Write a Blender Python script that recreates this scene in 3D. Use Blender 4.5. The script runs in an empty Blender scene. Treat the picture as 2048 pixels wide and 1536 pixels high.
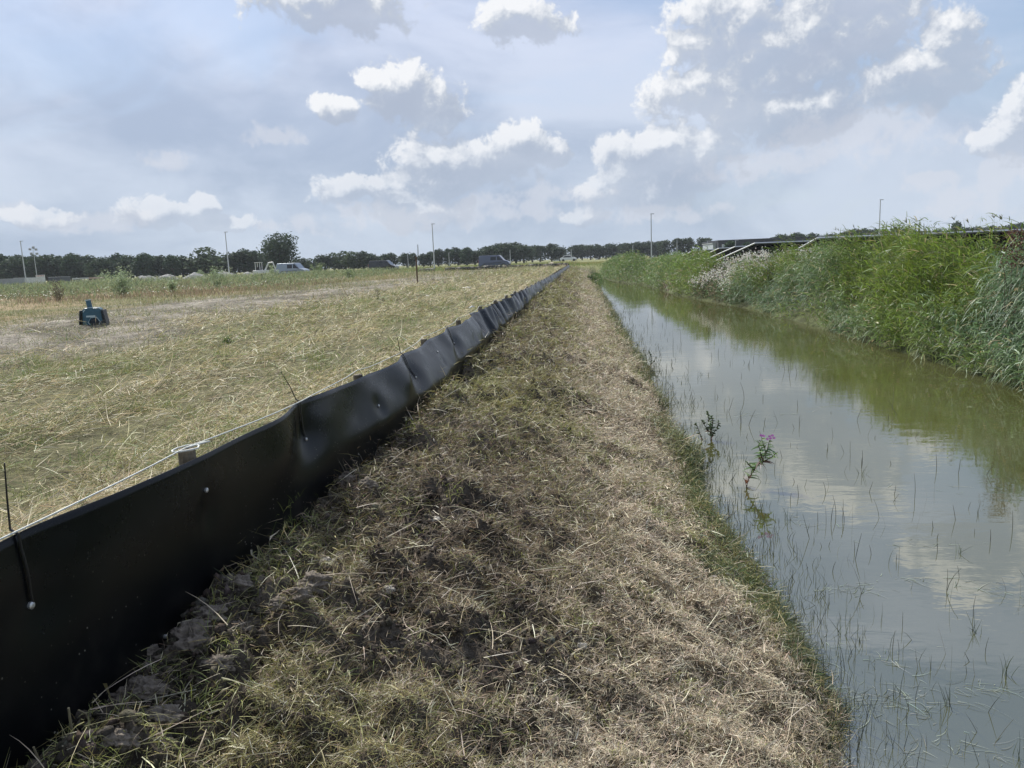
import bpy, math, random
import numpy as np
from mathutils import Matrix, Vector
R = math.radians
random.seed(7); RNG = np.random.default_rng(11)
SC = bpy.context.scene; COL = SC.collection

# ------------------------------------------------------------------ camera
F = 1500.0                                   # focal length in pixels of a 2048 wide frame
CAMZ = 2.3                                   # metres above the water
Yc = Vector((136 / F, 252 / F, -1.0)).normalized()
Zc = Vector((1, .0402, 0)).cross(Yc).normalized()
Xc = Yc.cross(Zc).normalized()
M3 = Matrix((Xc, Yc, Zc))
cd = bpy.data.cameras.new('camera'); cam = bpy.data.objects.new('camera', cd); COL.objects.link(cam)
cd.sensor_width = 36; cd.lens = 36 * F / 2048; cd.clip_start = .05; cd.clip_end = 8000
cam.matrix_world = Matrix.Translation((0, 0, CAMZ)) @ M3.to_4x4()
SC.camera = cam

def ray(px, py):
    v = M3 @ Vector(((px - 1024) / F, (768 - py) / F, -1)); return v.normalized()
def at(px, py, z=None, y=None, x=None):
    d = ray(px, py)
    if z is not None: t = (z - CAMZ) / d.z
    elif y is not None: t = y / d.y
    else: t = x / d.x
    return Vector((0, 0, CAMZ)) + d * t

# ------------------------------------------------------------------ world
SUN_AZ, SUN_EL = R(-40), R(46)               # azimuth from +Y, negative is to the left
SC.view_settings.view_transform = 'Standard'; SC.view_settings.look = 'None'
SC.view_settings.exposure = 0.27; SC.view_settings.gamma = 1
SC.view_settings.use_curve_mapping = False
W = bpy.data.worlds.new('World'); SC.world = W; W.use_nodes = True
nt = W.node_tree; N = nt.nodes; Lk = nt.links
for n in list(N): N.remove(n)

def nd(t, tree=None, **kw):
    n = (tree or nt).nodes.new(t)
    for k, v in kw.items(): setattr(n, k, v)
    return n
class G:
    """small helper to write math node chains"""
    def __init__(s, tree): s.t = tree
    def m(s, op, a, b=None, c=None, clamp=False):
        n = nd('ShaderNodeMath', s.t, operation=op); n.use_clamp = clamp
        for i, v in enumerate((a, b, c)):
            if v is None: continue
            if isinstance(v, (int, float)): n.inputs[i].default_value = v
            else: s.t.links.new(v, n.inputs[i])
        return n.outputs[0]
    def vm(s, op, a, b=None, c=None, out=0):
        n = nd('ShaderNodeVectorMath', s.t, operation=op)
        for i, v in enumerate((a, b, c)):
            if v is None: continue
            if isinstance(v, (tuple, list)): n.inputs[i].default_value = v
            else: s.t.links.new(v, n.inputs[i])
        return n.outputs[out]
    def ramp(s, v, a, b, smooth=True, lo=0, hi=1):
        n = nd('ShaderNodeMapRange', s.t, interpolation_type='SMOOTHSTEP' if smooth else 'LINEAR')
        s.t.links.new(v, n.inputs[0])
        for i, q in zip((1, 2, 3, 4), (a, b, lo, hi)): n.inputs[i].default_value = q
        return n.outputs[0]
    def noise(s, v, scale, detail=6, rough=.55, dist=0.0):
        n = nd('ShaderNodeTexNoise', s.t); s.t.links.new(v, n.inputs['Vector'])
        n.inputs['Scale'].default_value = scale; n.inputs['Detail'].default_value = detail
        n.inputs['Roughness'].default_value = rough; n.inputs['Distortion'].default_value = dist
        return n.outputs[0]
    def mix(s, f, a, b, typ='MIX'):
        n = nd('ShaderNodeMix', s.t, data_type='RGBA', blend_type=typ)
        for i, v in ((0, f), (6, a), (7, b)):
            if isinstance(v, (int, float)): n.inputs[i].default_value = v
            elif isinstance(v, (tuple, list)): n.inputs[i].default_value = (*v[:3], 1)
            else: s.t.links.new(v, n.inputs[i])
        return n.outputs[2]

def dir_uv(d): return math.atan2(d.x, d.y), math.asin(d.z)
# cumulus seen in the picture: pixel centre and half sizes
BL = [(660, 10, 150, 62), (1040, 48, 92, 44), (815, 178, 84, 56), (878, 220, 62, 38), (685, 217, 55, 22), 
      (930, 318, 168, 46), (1015, 288, 80, 40), (1105, 310, 34, 20), (890, 362, 150, 28), (705, 378, 86, 24), (800, 400, 60, 16),
      (1255, 332, 52, 48), (1312, 388, 84, 38), (1400, 366, 55, 13), (1165, 432, 46, 16),
      (1495, 140, 104, 52), (1530, 60, 82, 80), (1690, 40, 190, 80), (1620, 110, 130, 70), (1830, 150, 150, 58), (1890, 60, 56, 40),
      (1540, 235, 172, 56), (1440, 285, 80, 40), (1660, 215, 70, 55), (2040, 235, 84, 70), (1980, 285, 50, 28),
      (70, 436, 90, 20), (320, 430, 80, 28), (440, 447, 70, 18), (405, 403, 30, 16), (840, 425, 110, 30), (1030, 300, 90, 40), (760, 155, 50, 24), (1560, 130, 90, 60)]
# faint distant ones
BF = [(545, 270, 44, 18), (337, 318, 50, 18), (150, 445, 160, 20), (1720, 275, 190, 60), (1850, 362, 60, 18), (1930, 400, 130, 46), (1120, 385, 120, 22), (1560, 330, 170, 24), (740, 440, 150, 24), (620, 455, 90, 20),
      (1330, 425, 160, 20), (2010, 350, 80, 34), (20, 425, 60, 24), (1010, 420, 150, 30)]
# clouds higher than the frame: seen mirrored in the water
BR = [(1480, 900, 150, 90), (1660, 960, 120, 60), (1940, 1120, 150, 75), (1330, 700, 140, 60), (1420, 800, 120, 50), (2060, 1060, 90, 60), (1240, 1450, 200, 60), (1260, 640, 110, 40)]

tree = bpy.data.node_groups.new('cloud_mask', 'ShaderNodeTree')
tree.interface.new_socket('UV', in_out='INPUT', socket_type='NodeSocketVector')
tree.interface.new_socket('Dir', in_out='INPUT', socket_type='NodeSocketVector')
tree.interface.new_socket('Main', in_out='OUTPUT', socket_type='NodeSocketFloat')
tree.interface.new_socket('Faint', in_out='OUTPUT', socket_type='NodeSocketFloat')
tree.interface.new_socket('Soft', in_out='OUTPUT', socket_type='NodeSocketFloat')
gi = nd('NodeGroupInput', tree); go = nd('NodeGroupOutput', tree); g = G(tree)
# warp the lookup so that the blobs get ragged outlines
wn = nd('ShaderNodeTexNoise', tree); tree.links.new(gi.outputs['Dir'], wn.inputs['Vector'])
wn.inputs['Scale'].default_value = 13; wn.inputs['Detail'].default_value = 5; wn.inputs['Roughness'].default_value = .6
wv = g.vm('SUBTRACT', wn.outputs['Color'], (.5, .5, .5)); wv = g.vm('MULTIPLY', wv, (.065, .045, 0))
uv = g.vm('ADD', gi.outputs['UV'], wv)
def blobs(lst, mirror=False):
    acc = None
    for b in lst:
        d = ray(b[0], b[1])
        if mirror: d = Vector((d.x, d.y, -d.z))
        u, v = dir_uv(d); d2 = ray(b[0] + b[2], b[1]); d3 = ray(b[0], b[1] + b[3])
        if mirror: d2 = Vector((d2.x, d2.y, -d2.z)); d3 = Vector((d3.x, d3.y, -d3.z))
        ru = abs(dir_uv(d2)[0] - u) + .004; rv = abs(dir_uv(d3)[1] - v) + .004
        q = g.vm('MULTIPLY_ADD', uv, (1 / ru, 1 / rv, 0), (-u / ru, -v / rv, 0))
        l = g.vm('LENGTH', q, out=1)
        acc = l if acc is None else g.m('MINIMUM', acc, l)
    return acc
a1 = g.m('MINIMUM', blobs(BL), blobs(BR, True)); a2 = blobs(BF)
n1 = g.noise(gi.outputs['Dir'], 31, 10, .62, .25)
n2 = g.noise(gi.outputs['Dir'], 5.0, 4, .5)
sep = nd('ShaderNodeSeparateXYZ', tree); tree.links.new(gi.outputs['Dir'], sep.inputs[0])
up = g.ramp(sep.outputs[2], .46, .62)
back = g.ramp(sep.outputs[1], .15, -.2)
over = g.m('MULTIPLY', g.m('MAXIMUM', up, back), g.m('MULTIPLY_ADD', n2, 4.0, -2.0))
over = g.m('SUBTRACT', over, g.m('MULTIPLY', g.m('SUBTRACT', 1.0, g.m('MAXIMUM', up, back)), 5.0))
m1 = g.m('MAXIMUM', g.m('SUBTRACT', 1.0, a1), over)
tree.links.new(g.m('MAXIMUM', g.m('MINIMUM', m1, .8), -.35), go.inputs['Soft'])
m1 = g.m('MINIMUM', g.m('MULTIPLY', m1, 1.5), .80)
bill = g.m('MULTIPLY', g.m('SUBTRACT', n1, .47), 3.3)
tree.links.new(g.m('ADD', m1, bill), go.inputs['Main'])
tree.links.new(g.m('ADD', g.m('MINIMUM', g.m('SUBTRACT', .9, a2), .5), bill), go.inputs['Faint'])

g = G(nt)
tc = nd('ShaderNodeTexCoord'); D0 = g.vm('NORMALIZE', tc.outputs['Generated'])
sp = nd('ShaderNodeSeparateXYZ'); Lk.new(D0, sp.inputs[0])
az = g.m('ARCTAN2', sp.outputs[0], sp.outputs[1]); el = g.m('ARCSINE', sp.outputs[2])
cb = nd('ShaderNodeCombineXYZ'); Lk.new(az, cb.inputs[0]); Lk.new(el, cb.inputs[1])
def mask(off):
    n = nd('ShaderNodeGroup'); n.node_tree = tree
    u = g.vm('ADD', cb.outputs[0], (off[0], off[1], 0)); d = g.vm('ADD', D0, (off[0], 0, off[1]))
    Lk.new(u, n.inputs[0]); Lk.new(d, n.inputs[1]); return n
k0 = mask((0, 0)); k1 = mask((-.010, .016)); k2 = mask((-.012, .026)); k3 = mask((.012, -.026))
alpha = g.ramp(k0.outputs[0], -.05, .42); alphaF = g.ramp(k0.outputs[1], .0, .6)
emb = g.m('SUBTRACT', k0.outputs[0], k1.outputs[0])
mac = g.m('SUBTRACT', k3.outputs[2], k2.outputs[2])
lit = g.m('MULTIPLY_ADD', emb, .85, .30); lit = g.m('ADD', lit, g.m('MULTIPLY', mac, .30))
lit = g.m('SUBTRACT', lit, g.m('MULTIPLY', g.ramp(k0.outputs[0], .2, 1.3), .24), clamp=True)
cr = nd('ShaderNodeValToRGB'); Lk.new(lit, cr.inputs[0])
e = cr.color_ramp.elements; e[0].position = 0; e[0].color = (.36, .40, .48, 1); e[1].position = 1; e[1].color = (.78, .79, .81, 1)
q = e.new(.32); q.color = (.43, .475, .555, 1); q = e.new(.66); q.color = (.62, .65, .70, 1)
sky = nd('ShaderNodeTexSky'); sky.sky_type = 'NISHITA'; sky.sun_disc = False
sky.sun_elevation = SUN_EL; sky.sun_rotation = SUN_AZ; sky.dust_density = .6; sky.air_density = 1.0; sky.ozone_density = 1.5
STR = .10
skc = g.vm('SCALE', sky.outputs[0]); skc.node.inputs[3].default_value = STR
# thin high veil over the whole sky
vs = g.vm('MULTIPLY', D0, (1.0, 1.0, 3.0)); vn = g.noise(vs, 2.1, 7, .55, .5)
lft = g.ramp(az, .55, -.55)                                         # more veil to the left
vf = g.m('ADD', g.ramp(vn, .36, .66, hi=.62), g.m('MULTIPLY', lft, .34)); vf = g.m('ADD', vf, g.ramp(el, .30, .0, lo=.20, hi=.90), clamp=True)
v2n = g.noise(g.vm('MULTIPLY', D0, (1.0, 1.0, 2.2)), 3.4, 8, .56, .4)
veil = g.mix(g.ramp(el, .0, .40), (.43, .50, .61), (.50, .56, .72)); veil = g.mix(g.ramp(v2n, .36, .64), g.vm('MULTIPLY', veil, (.80, .84, .88)), g.vm('MULTIPLY', veil, (1.16, 1.14, 1.10)))
c = g.mix(vf, skc, veil)
c = g.mix(g.m('MULTIPLY', alphaF, .50), c, (.60, .62, .68))
fade = g.m('MULTIPLY', g.ramp(el, .02, .22, lo=.42, hi=.96), g.ramp(lit, .0, .5, lo=.62, hi=1.0))
c = g.mix(g.m('MULTIPLY', alpha, fade), c, cr.outputs[0])
bg = nd('ShaderNodeBackground'); Lk.new(c, bg.inputs[0]); bg.inputs[1].default_value = 1.0
wo = nd('ShaderNodeOutputWorld'); Lk.new(bg.outputs[0], wo.inputs[0])
W.cycles.sampling_method = 'MANUAL'; W.cycles.sample_map_resolution = 512

sd = bpy.data.lights.new('sun', 'SUN'); sd.energy = 5.0; sd.angle = R(2.0); sd.color = (1, .95, .86)
so = bpy.data.objects.new('sun', sd); COL.objects.link(so)
sdir = Vector((math.sin(SUN_AZ) * math.cos(SUN_EL), math.cos(SUN_AZ) * math.cos(SUN_EL), math.sin(SUN_EL)))
so.rotation_euler = sdir.to_track_quat('Z', 'Y').to_euler()
so.location = (-20, 20, 40)
SC.cycles.max_bounces = 6; SC.cycles.transparent_max_bounces = 8; SC.cycles.diffuse_bounces = 3; SC.cycles.glossy_bounces = 3

# ------------------------------------------------------------------ helpers
def tag(o, label=None, cat=None, group=None, kind=None):
    if label: o['label'] = label
    if cat: o['category'] = cat
    if group: o['group'] = group
    if kind: o['kind'] = kind
    return o
def link(o, parent=None):
    COL.objects.link(o)
    if parent is not None: o.parent = parent
    return o
def empty(name, loc=(0, 0, 0), rz=0):
    o = bpy.data.objects.new(name, None); COL.objects.link(o); o.location = loc; o.rotation_euler = (0, 0, rz)
    o.empty_display_size = .1; return o
def copy_tree(o, parent=None):
    c = o.copy(); COL.objects.link(c); c.parent = parent
    for ch in [k for k in o.children]: copy_tree(ch, c)
    return c
def mesh_np(name, V, Fq, mat, parent=None, col=None, smooth=False):
    """V (n,3); Fq (m,4) or (m,3) integer array"""
    V = np.ascontiguousarray(V, dtype=np.float32); Fq = np.ascontiguousarray(Fq, dtype=np.int32)
    me = bpy.data.meshes.new(name); k = Fq.shape[1]
    me.vertices.add(len(V)); me.vertices.foreach_set('co', V.ravel())
    me.loops.add(Fq.size); me.loops.foreach_set('vertex_index', Fq.ravel())
    me.polygons.add(len(Fq)); me.polygons.foreach_set('loop_start', np.arange(len(Fq), dtype=np.int32) * k)
    if smooth: me.polygons.foreach_set('use_smooth', np.ones(len(Fq), dtype=bool))
    me.update(calc_edges=True)
    if col is not None:
        a = me.color_attributes.new('Col', 'FLOAT_COLOR', 'POINT')
        cc = np.ones((len(V), 4), dtype=np.float32); cc[:, :3] = col; a.data.foreach_set('color', cc.ravel())
    me.materials.append(mat)
    return link(bpy.data.objects.new(name, me), parent)
class MB:
    """collects primitives into one mesh"""
    def __init__(s): s.v = []; s.f = []; s.uvs = None
    def add(s, vs, fs):
        o = len(s.v); s.v += [tuple(v) for v in vs]; s.f += [tuple(i + o for i in f) for f in fs]; return s
    def box(s, c, d, rot=None):
        vs = []
        for x in (-.5, .5):
            for y in (-.5, .5):
                for z in (-.5, .5):
                    p = Vector((x * d[0], y * d[1], z * d[2]))
                    if rot is not None: p = rot @ p
                    vs.append(p + Vector(c))
        return s.add(vs, [(0, 1, 3, 2), (4, 6, 7, 5), (0, 4, 5, 1), (2, 3, 7, 6), (0, 2, 6, 4), (1, 5, 7, 3)])
    def tube(s, pts, rad, n=8, caps=True):
        pts = [Vector(p) for p in pts]; m = len(pts)
        if isinstance(rad, (int, float)): rad = [rad] * m
        rings = []
        for i, p in enumerate(pts):
            t = (pts[min(i + 1, m - 1)] - pts[max(i - 1, 0)]).normalized()
            a = Vector((0, 0, 1)) if abs(t.z) < .9 else Vector((1, 0, 0))
            u = t.cross(a).normalized(); w = t.cross(u)
            rings.append([p + (u * math.cos(2 * math.pi * k / n) + w * math.sin(2 * math.pi * k / n)) * rad[i] for k in range(n)])
        vs = [v for r in rings for v in r]; fs = []
        for i in range(m - 1):
            for k in range(n):
                fs.append((i * n + k, i * n + (k + 1) % n, (i + 1) * n + (k + 1) % n, (i + 1) * n + k))
        if caps: fs += [tuple(range(n))[::-1], tuple((m - 1) * n + k for k in range(n))]
        return s.add(vs, fs)
    def prism(s, prof, y0, y1):
        """profile in (x,z) swept from y0 to y1"""
        n = len(prof); vs = [(x, y0, z) for x, z in prof] + [(x, y1, z) for x, z in prof]
        fs = [(i, (i + 1) % n, n + (i + 1) % n, n + i) for i in range(n)] + [tuple(range(n))[::-1], tuple(range(n, 2 * n))]
        return s.add(vs, fs)
    def build(s, name, mat, parent=None, bevel=0, smooth=False):
        me = bpy.data.meshes.new(name); me.from_pydata([tuple(v) for v in s.v], [], s.f); me.update()
        me.materials.append(mat)
        if smooth: me.polygons.foreach_set('use_smooth', [True] * len(me.polygons))
        o = link(bpy.data.objects.new(name, me), parent)
        if bevel:
            b = o.modifiers.new('bevel', 'BEVEL'); b.width = bevel; b.segments = 2; b.limit_method = 'ANGLE'; b.angle_limit = R(40)
        return o

# value-gradient noise in numpy
def _h(ix, iy, s):
    h = (ix.astype(np.int64) * 374761393 + iy.astype(np.int64) * 668265263 + s * 974634777) & 0xffffffff
    h = ((h ^ (h >> 13)) * 1274126177) & 0xffffffff
    return ((h ^ (h >> 16)) & 0xffff) / 65535.0
def pn(x, y, s=0):
    ix = np.floor(x); iy = np.floor(y); fx = x - ix; fy = y - iy
    u = fx * fx * (3 - 2 * fx); v = fy * fy * (3 - 2 * fy)
    a = _h(ix, iy, s); b = _h(ix + 1, iy, s); c_ = _h(ix, iy + 1, s); d = _h(ix + 1, iy + 1, s)
    return (a * (1 - u) + b * u) * (1 - v) + (c_ * (1 - u) + d * u) * v
def fbm(x, y, s=0, o=4, r=.5):
    t = 0; a = 1; w = 0
    for i in range(o):
        t = t + a * pn(x * 2 ** i + 13.7 * i, y * 2 ** i - 7.1 * i, s + i); w += a; a *= r
    return t / w
def sst(x, a, b):
    t = np.clip((x - a) / (b - a), 0, 1); return t * t * (3 - 2 * t)
def mixc(c0, c1, t):
    t = np.asarray(t)[..., None]; return np.asarray(c0) * (1 - t) + np.asarray(c1) * t

# ------------------------------------------------------------------ materials
def mat(name, base=(.5, .5, .5), rough=.6, metal=0, spec=.5, noise=0, nscale=30, bump=0, bscale=40, coat=0, ior=None):
    m = bpy.data.materials.new(name); m.use_nodes = True; t = m.node_tree; b = t.nodes['Principled BSDF']; gg = G(t)
    b.inputs['Base Color'].default_value = (*base, 1); b.inputs['Roughness'].default_value = rough
    b.inputs['Metallic'].default_value = metal; b.inputs['Specular IOR Level'].default_value = spec; b.inputs['Coat Weight'].default_value = coat
    if ior: b.inputs['IOR'].default_value = ior
    tcn = nd('ShaderNodeTexCoord', t)
    if noise:
        n = gg.noise(tcn.outputs['Object'], nscale, 5, .6)
        f = gg.ramp(n, .3, .7, lo=1 - noise, hi=1 + noise)
        s = gg.vm('SCALE', tuple(base)); s.node.inputs[0].default_value = base; t.links.new(f, s.node.inputs[3])
        t.links.new(s, b.inputs['Base Color'])
    if bump:
        n = gg.noise(tcn.outputs['Object'], bscale, 5, .6); bn = nd('ShaderNodeBump', t)
        bn.inputs['Strength'].default_value = bump; bn.inputs['Distance'].default_value = .01
        t.links.new(n, bn.inputs['Height']); t.links.new(bn.outputs[0], b.inputs['Normal'])
    return m
def leafmat(name, transl=.3, rough=.5, gloss=.08):
    m = bpy.data.materials.new(name); m.use_nodes = True; t = m.node_tree
    for n in list(t.nodes): t.nodes.remove(n)
    at_ = nd('ShaderNodeVertexColor', t); at_.layer_name = 'Col'
    d = nd('ShaderNodeBsdfDiffuse', t); tr = nd('ShaderNodeBsdfTranslucent', t); gl = nd('ShaderNodeBsdfGlossy', t)
    t.links.new(at_.outputs[0], d.inputs[0]); t.links.new(at_.outputs[0], tr.inputs[0])
    gl.inputs['Roughness'].default_value = rough; gl.inputs['Color'].default_value = (.8, .85, .9, 1)
    m1 = nd('ShaderNodeMixShader', t); m1.inputs[0].default_value = transl
    t.links.new(d.outputs[0], m1.inputs[1]); t.links.new(tr.outputs[0], m1.inputs[2])
    m2 = nd('ShaderNodeMixShader', t); m2.inputs[0].default_value = gloss
    t.links.new(m1.outputs[0], m2.inputs[1]); t.links.new(gl.outputs[0], m2.inputs[2])
    o = nd('ShaderNodeOutputMaterial', t); t.links.new(m2.outputs[0], o.inputs[0]); return m
M_straw = leafmat('straw', .22, .5, .05); M_reed = leafmat('reed_leaf', .38, .5, .05); M_leaf = leafmat('foliage', .25, .6, .03)
M_bark = mat('bark', (.09, .075, .06), .9, noise=.4, nscale=3)

# ground: vertex colours hold the soil kinds, fine noise and bump in the shader
M_gr = bpy.data.materials.new('ground'); M_gr.use_nodes = True
t = M_gr.node_tree; b = t.nodes['Principled BSDF']; gg = G(t)
vc = nd('ShaderNodeVertexColor', t); vc.layer_name = 'Col'; tcn = nd('ShaderNodeTexCoord', t)
n1 = gg.noise(tcn.outputs['Object'], 26, 8, .68); n2 = gg.noise(tcn.outputs['Object'], 3.2, 6, .6); n3 = gg.noise(tcn.outputs['Object'], 110, 4, .6)
f = gg.m('MULTIPLY', gg.ramp(n1, .32, .7, lo=.55, hi=1.4), gg.ramp(n2, .3, .7, lo=.75, hi=1.25))
s = gg.vm('SCALE', vc.outputs[0]); t.links.new(f, s.node.inputs[3]); t.links.new(s, b.inputs['Base Color'])
b.inputs['Roughness'].default_value = .95; b.inputs['Specular IOR Level'].default_value = .15
bn = nd('ShaderNodeBump', t); bn.inputs['Strength'].default_value = .9; bn.inputs['Distance'].default_value = .03
t.links.new(gg.m('ADD', n1, gg.m('MULTIPLY', n3, .35)), bn.inputs['Height']); t.links.new(bn.outputs[0], b.inputs['Normal'])

# ------------------------------------------------------------------ terrain
XF = -1.37                                    # the screen
FY1 = 95.0                                    # where the screen turns
def xr(y): return np.interp(y, [0, 30, 40, 48, 62, 70, 80, 100], [6.9, 6.9, 5.7, 5.3, 5.0, 3.3, 2.7, 2.6])
def xl(y): return np.interp(y, [0, 60, 75, 100], [1.21, 1.25, 1.6, 1.6]) + .22 * (fbm(y * 1.3, y * 0, 5, 4, .6) - .5) * 2
def terrain(x, y):
    x = np.asarray(x, float); y = np.asarray(y, float)
    L = xl(y); Rr = xr(y)
    s = (x - XF) / (L - XF)                    # 0 at the screen, 1 at the water
    bank = np.interp(s, [-.02, .0, .10, .25, .5, .75, .95, 1.0, 1.08, 1.3], [1.20, 1.12, 1.13, 1.02, .73, .44, .13, .0, -.18, -.6])
    fld = 1.27 + .05 * (fbm(x * .35, y * .35, 9, 4) - .5) * 2 + .10 * np.exp(-((x + 6.5) / 1.2) ** 2) * (fbm(x * .8, y * .5, 31, 3) - .3)
    right = np.interp(x - Rr, [-1.4, -.4, 0, .35, 1.2, 2.6, 5, 12], [-.6, -.3, .0, .16, .62, 1.1, 1.25, 1.2])
    z = np.where(x < XF - .10, fld, np.where(x < (L + Rr) / 2, bank, right))
    # the ditch ends at a grassed dam
    endt = sst(y, 98, 106); far = 1.15 + .25 * (fbm(x * .08, y * .08, 12, 3) - .5)
    z = np.where(x > XF, z * (1 - endt) + far * endt, z)
    # roughness: clods on the bank, finer on the field
    near = (x >= XF - .10) & (x < L + .3)
    cl = fbm(x * 5.5, y * 5.5, 3, 5, .62) - .5; cl2 = fbm(x * 1.7, y * 1.7, 21, 3) - .5
    amp = np.interp(s, [0, .12, .35, .6, .95, 1.05], [.18, .26, .24, .14, .12, .02]) * np.interp(y, [0, 30, 100], [1, 1.1, .8])
    rid = 1 - np.abs(2 * fbm(x * 4.2, y * 4.2, 44, 4, .55) - 1)
    amp = amp * (1 - endt)
    z = z + np.where(near, cl * amp * 1.4 + cl2 * amp * .9 + (rid - .75) * amp * .6 + np.exp(-((x + 1.12) / .20) ** 2) * (fbm(x * 3, y * 2.3, 46, 3) - .42) * .22 * (1 - endt), 0)
    band = np.exp(-((x + 10.5) / 3.8) ** 2)
    rough = (fbm(x * 2.6, y * 1.6, 61, 4, .6) - .5) * (.06 + .20 * band) + (fbm(x * 7, y * 7, 62, 3) - .5) * .03
    z = z + np.where(x < XF - .10, rough * sst(-(x - XF), 0, .3), 0)
    z = z + np.where(x > Rr, (fbm(x * 2, y * 2, 7, 3) - .5) * .15 * (1 - endt), 0)
    return z
def growth(a, d0, r, end):
    o = [a]; d = d0
    while o[-1] < end: o.append(o[-1] + d); d = max(d0, (o[-1] - a) * r)
    return np.array(o)
xs = np.concatenate([-(growth(1.38, .02, .022, 1500))[::-1], np.arange(-1.37, 1.55, .0165), growth(1.57, .03, .03, 1500)])
ys = np.concatenate([[-60, -20, -8, -4, -2, -1], np.arange(-.5, .7, .06), growth(.7, .012, .0095, 110)[:]])
ys = np.concatenate([ys, growth(float(ys[-1]) + 1.2, 1.2, .03, 2200)])
XX, YY = np.meshgrid(xs, ys); ZZ = terrain(XX, YY)
def soilcol(x, y):
    n = fbm(x * .9, y * .9, 71, 4); n2 = fbm(x * .25, y * .18, 72, 4)
    L = xl(y); s = (x - XF) / (L - XF)
    soil = mixc((.055, .045, .036), (.135, .118, .098), n)
    c_ = mixc(soil, (.13, .105, .07), sst(s, .35, .7)); c_ = mixc(c_, (.05, .055, .03), sst(s, .86, 1.0))
    sand = mixc((.12, .11, .088), (.29, .265, .225), sst(n, .25, .75)); hay = mixc((.10, .10, .05), (.20, .185, .105), n)
    gr = mixc((.17, .165, .08), (.30, .235, .145), sst(n2, .35, .65))
    f1 = sst(-x + (n2 - .5) * 5, 6.0, 8.0); f2 = sst(-x + (n2 - .5) * 9, 13, 17)
    fc = mixc(hay, sand, f1); fc = fc * (1 - f2[..., None]) + gr * f2[..., None]
    c_ = np.where((x < XF)[..., None], fc, c_)
    rb = mixc((.05, .05, .03), (.10, .12, .05), n); c_ = np.where((x > (L + xr(y)) / 2)[..., None], rb, c_)
    fe = sst(y, 96, 108)[..., None]
    return c_ * (1 - fe) + mixc((.13, .17, .06), (.27, .24, .13), n2) * fe
ny, nx = XX.shape; idx = np.arange(ny * nx).reshape(ny, nx)
Fq = np.stack([idx[:-1, :-1], idx[:-1, 1:], idx[1:, 1:], idx[1:, :-1]], -1).reshape(-1, 4)
o = mesh_np('ground', np.stack([XX, YY, ZZ], -1).reshape(-1, 3), Fq, M_gr, None, soilcol(XX, YY).reshape(-1, 3), True)
tag(o, kind='structure')

# water
M_w = bpy.data.materials.new('water'); M_w.use_nodes = True; t = M_w.node_tree; b = t.nodes['Principled BSDF']; gg = G(t)
tcn = nd('ShaderNodeTexCoord', t); pw = tcn.outputs['Object']
n0 = gg.noise(pw, .35, 4, .5)
cw = gg.mix(gg.ramp(n0, .3, .7), (.055, .058, .016), (.074, .078, .034)); t.links.new(cw, b.inputs['Base Color'])
b.inputs['Roughness'].default_value = .03; b.inputs['IOR'].default_value = 3.7
wp = gg.vm('MULTIPLY', pw, (.45, 1.0, 1)); w1 = gg.noise(wp, 5.0, 3, .5, .3); w2 = gg.noise(wp, 22, 2, .5)
msk = gg.ramp(gg.noise(pw, .5, 2, .5), .35, .65, lo=.25, hi=1)
hh = gg.m('MULTIPLY', gg.m('ADD', w1, gg.m('MULTIPLY', w2, .12)), msk)
bn = nd('ShaderNodeBump', t); bn.inputs['Strength'].default_value = .22; bn.inputs['Distance'].default_value = .012
t.links.new(hh, bn.inputs['Height']); t.links.new(bn.outputs[0], b.inputs['Normal'])
tag(MB().add([(-.2, -5, 0), (9.5, -5, 0), (9.5, 112, 0), (-.2, 112, 0)], [(0, 1, 2, 3)]).build('water', M_w), kind='structure')

# ------------------------------------------------------------------ blades
def blades(base, az, el, L, W_, bend, col, segs=2, roll=None, tip=.15, side=None):
    """n curved tapering strips as one vertex/face/colour set"""
    n = len(base); az = np.broadcast_to(az, n); el = np.broadcast_to(el, n); L = np.broadcast_to(L, n); W_ = np.broadcast_to(W_, n); bend = np.broadcast_to(bend, n)
    d = np.stack([np.cos(az) * np.cos(el), np.sin(az) * np.cos(el), np.sin(el)], -1)
    sdv = np.stack([-np.sin(az), np.cos(az), np.zeros(n)], -1); up = np.cross(d, sdv)
    if roll is None: roll = RNG.uniform(-1.2, 1.2, n)
    wv = sdv * np.cos(roll)[:, None] + up * np.sin(roll)[:, None]
    if side is None: side = RNG.normal(0, .12, n)
    V = np.empty((n, segs + 1, 2, 3)); C = np.empty((n, segs + 1, 2, 3))
    for k in range(segs + 1):
        tt = k / segs
        p = base + d * (L * tt)[:, None] + sdv * (side * L * tt * tt)[:, None]
        p[:, 2] -= bend * L * tt * tt
        w = W_ * (1 - (1 - tip) * tt ** 1.5) * .5 if k else W_ * .4
        V[:, k, 0] = p - wv * w[:, None]; V[:, k, 1] = p + wv * w[:, None]
        C[:, k, :] = col[:, None, :]
    ids = np.arange(n * (segs + 1) * 2).reshape(n, segs + 1, 2)
    Fq = np.stack([ids[:, :-1, 0], ids[:, :-1, 1], ids[:, 1:, 1], ids[:, 1:, 0]], -1).reshape(-1, 4)
    return V.reshape(-1, 3), Fq, C.reshape(-1, 3)
def join(parts):
    V = []; Fs = []; C = []; o = 0
    for v, f_, c_ in parts: V.append(v); Fs.append(f_ + o); C.append(c_); o += len(v)
    return np.concatenate(V), np.concatenate(Fs), np.concatenate(C)
def powy(n, a, b_, p):
    """y sampled with density y^-p on [a,b]"""
    p = 1.0001 if abs(p - 1) < 1e-6 else p; u = RNG.random(n); return (a ** (1 - p) + u * (b_ ** (1 - p) - a ** (1 - p))) ** (1 / (1 - p))
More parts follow.
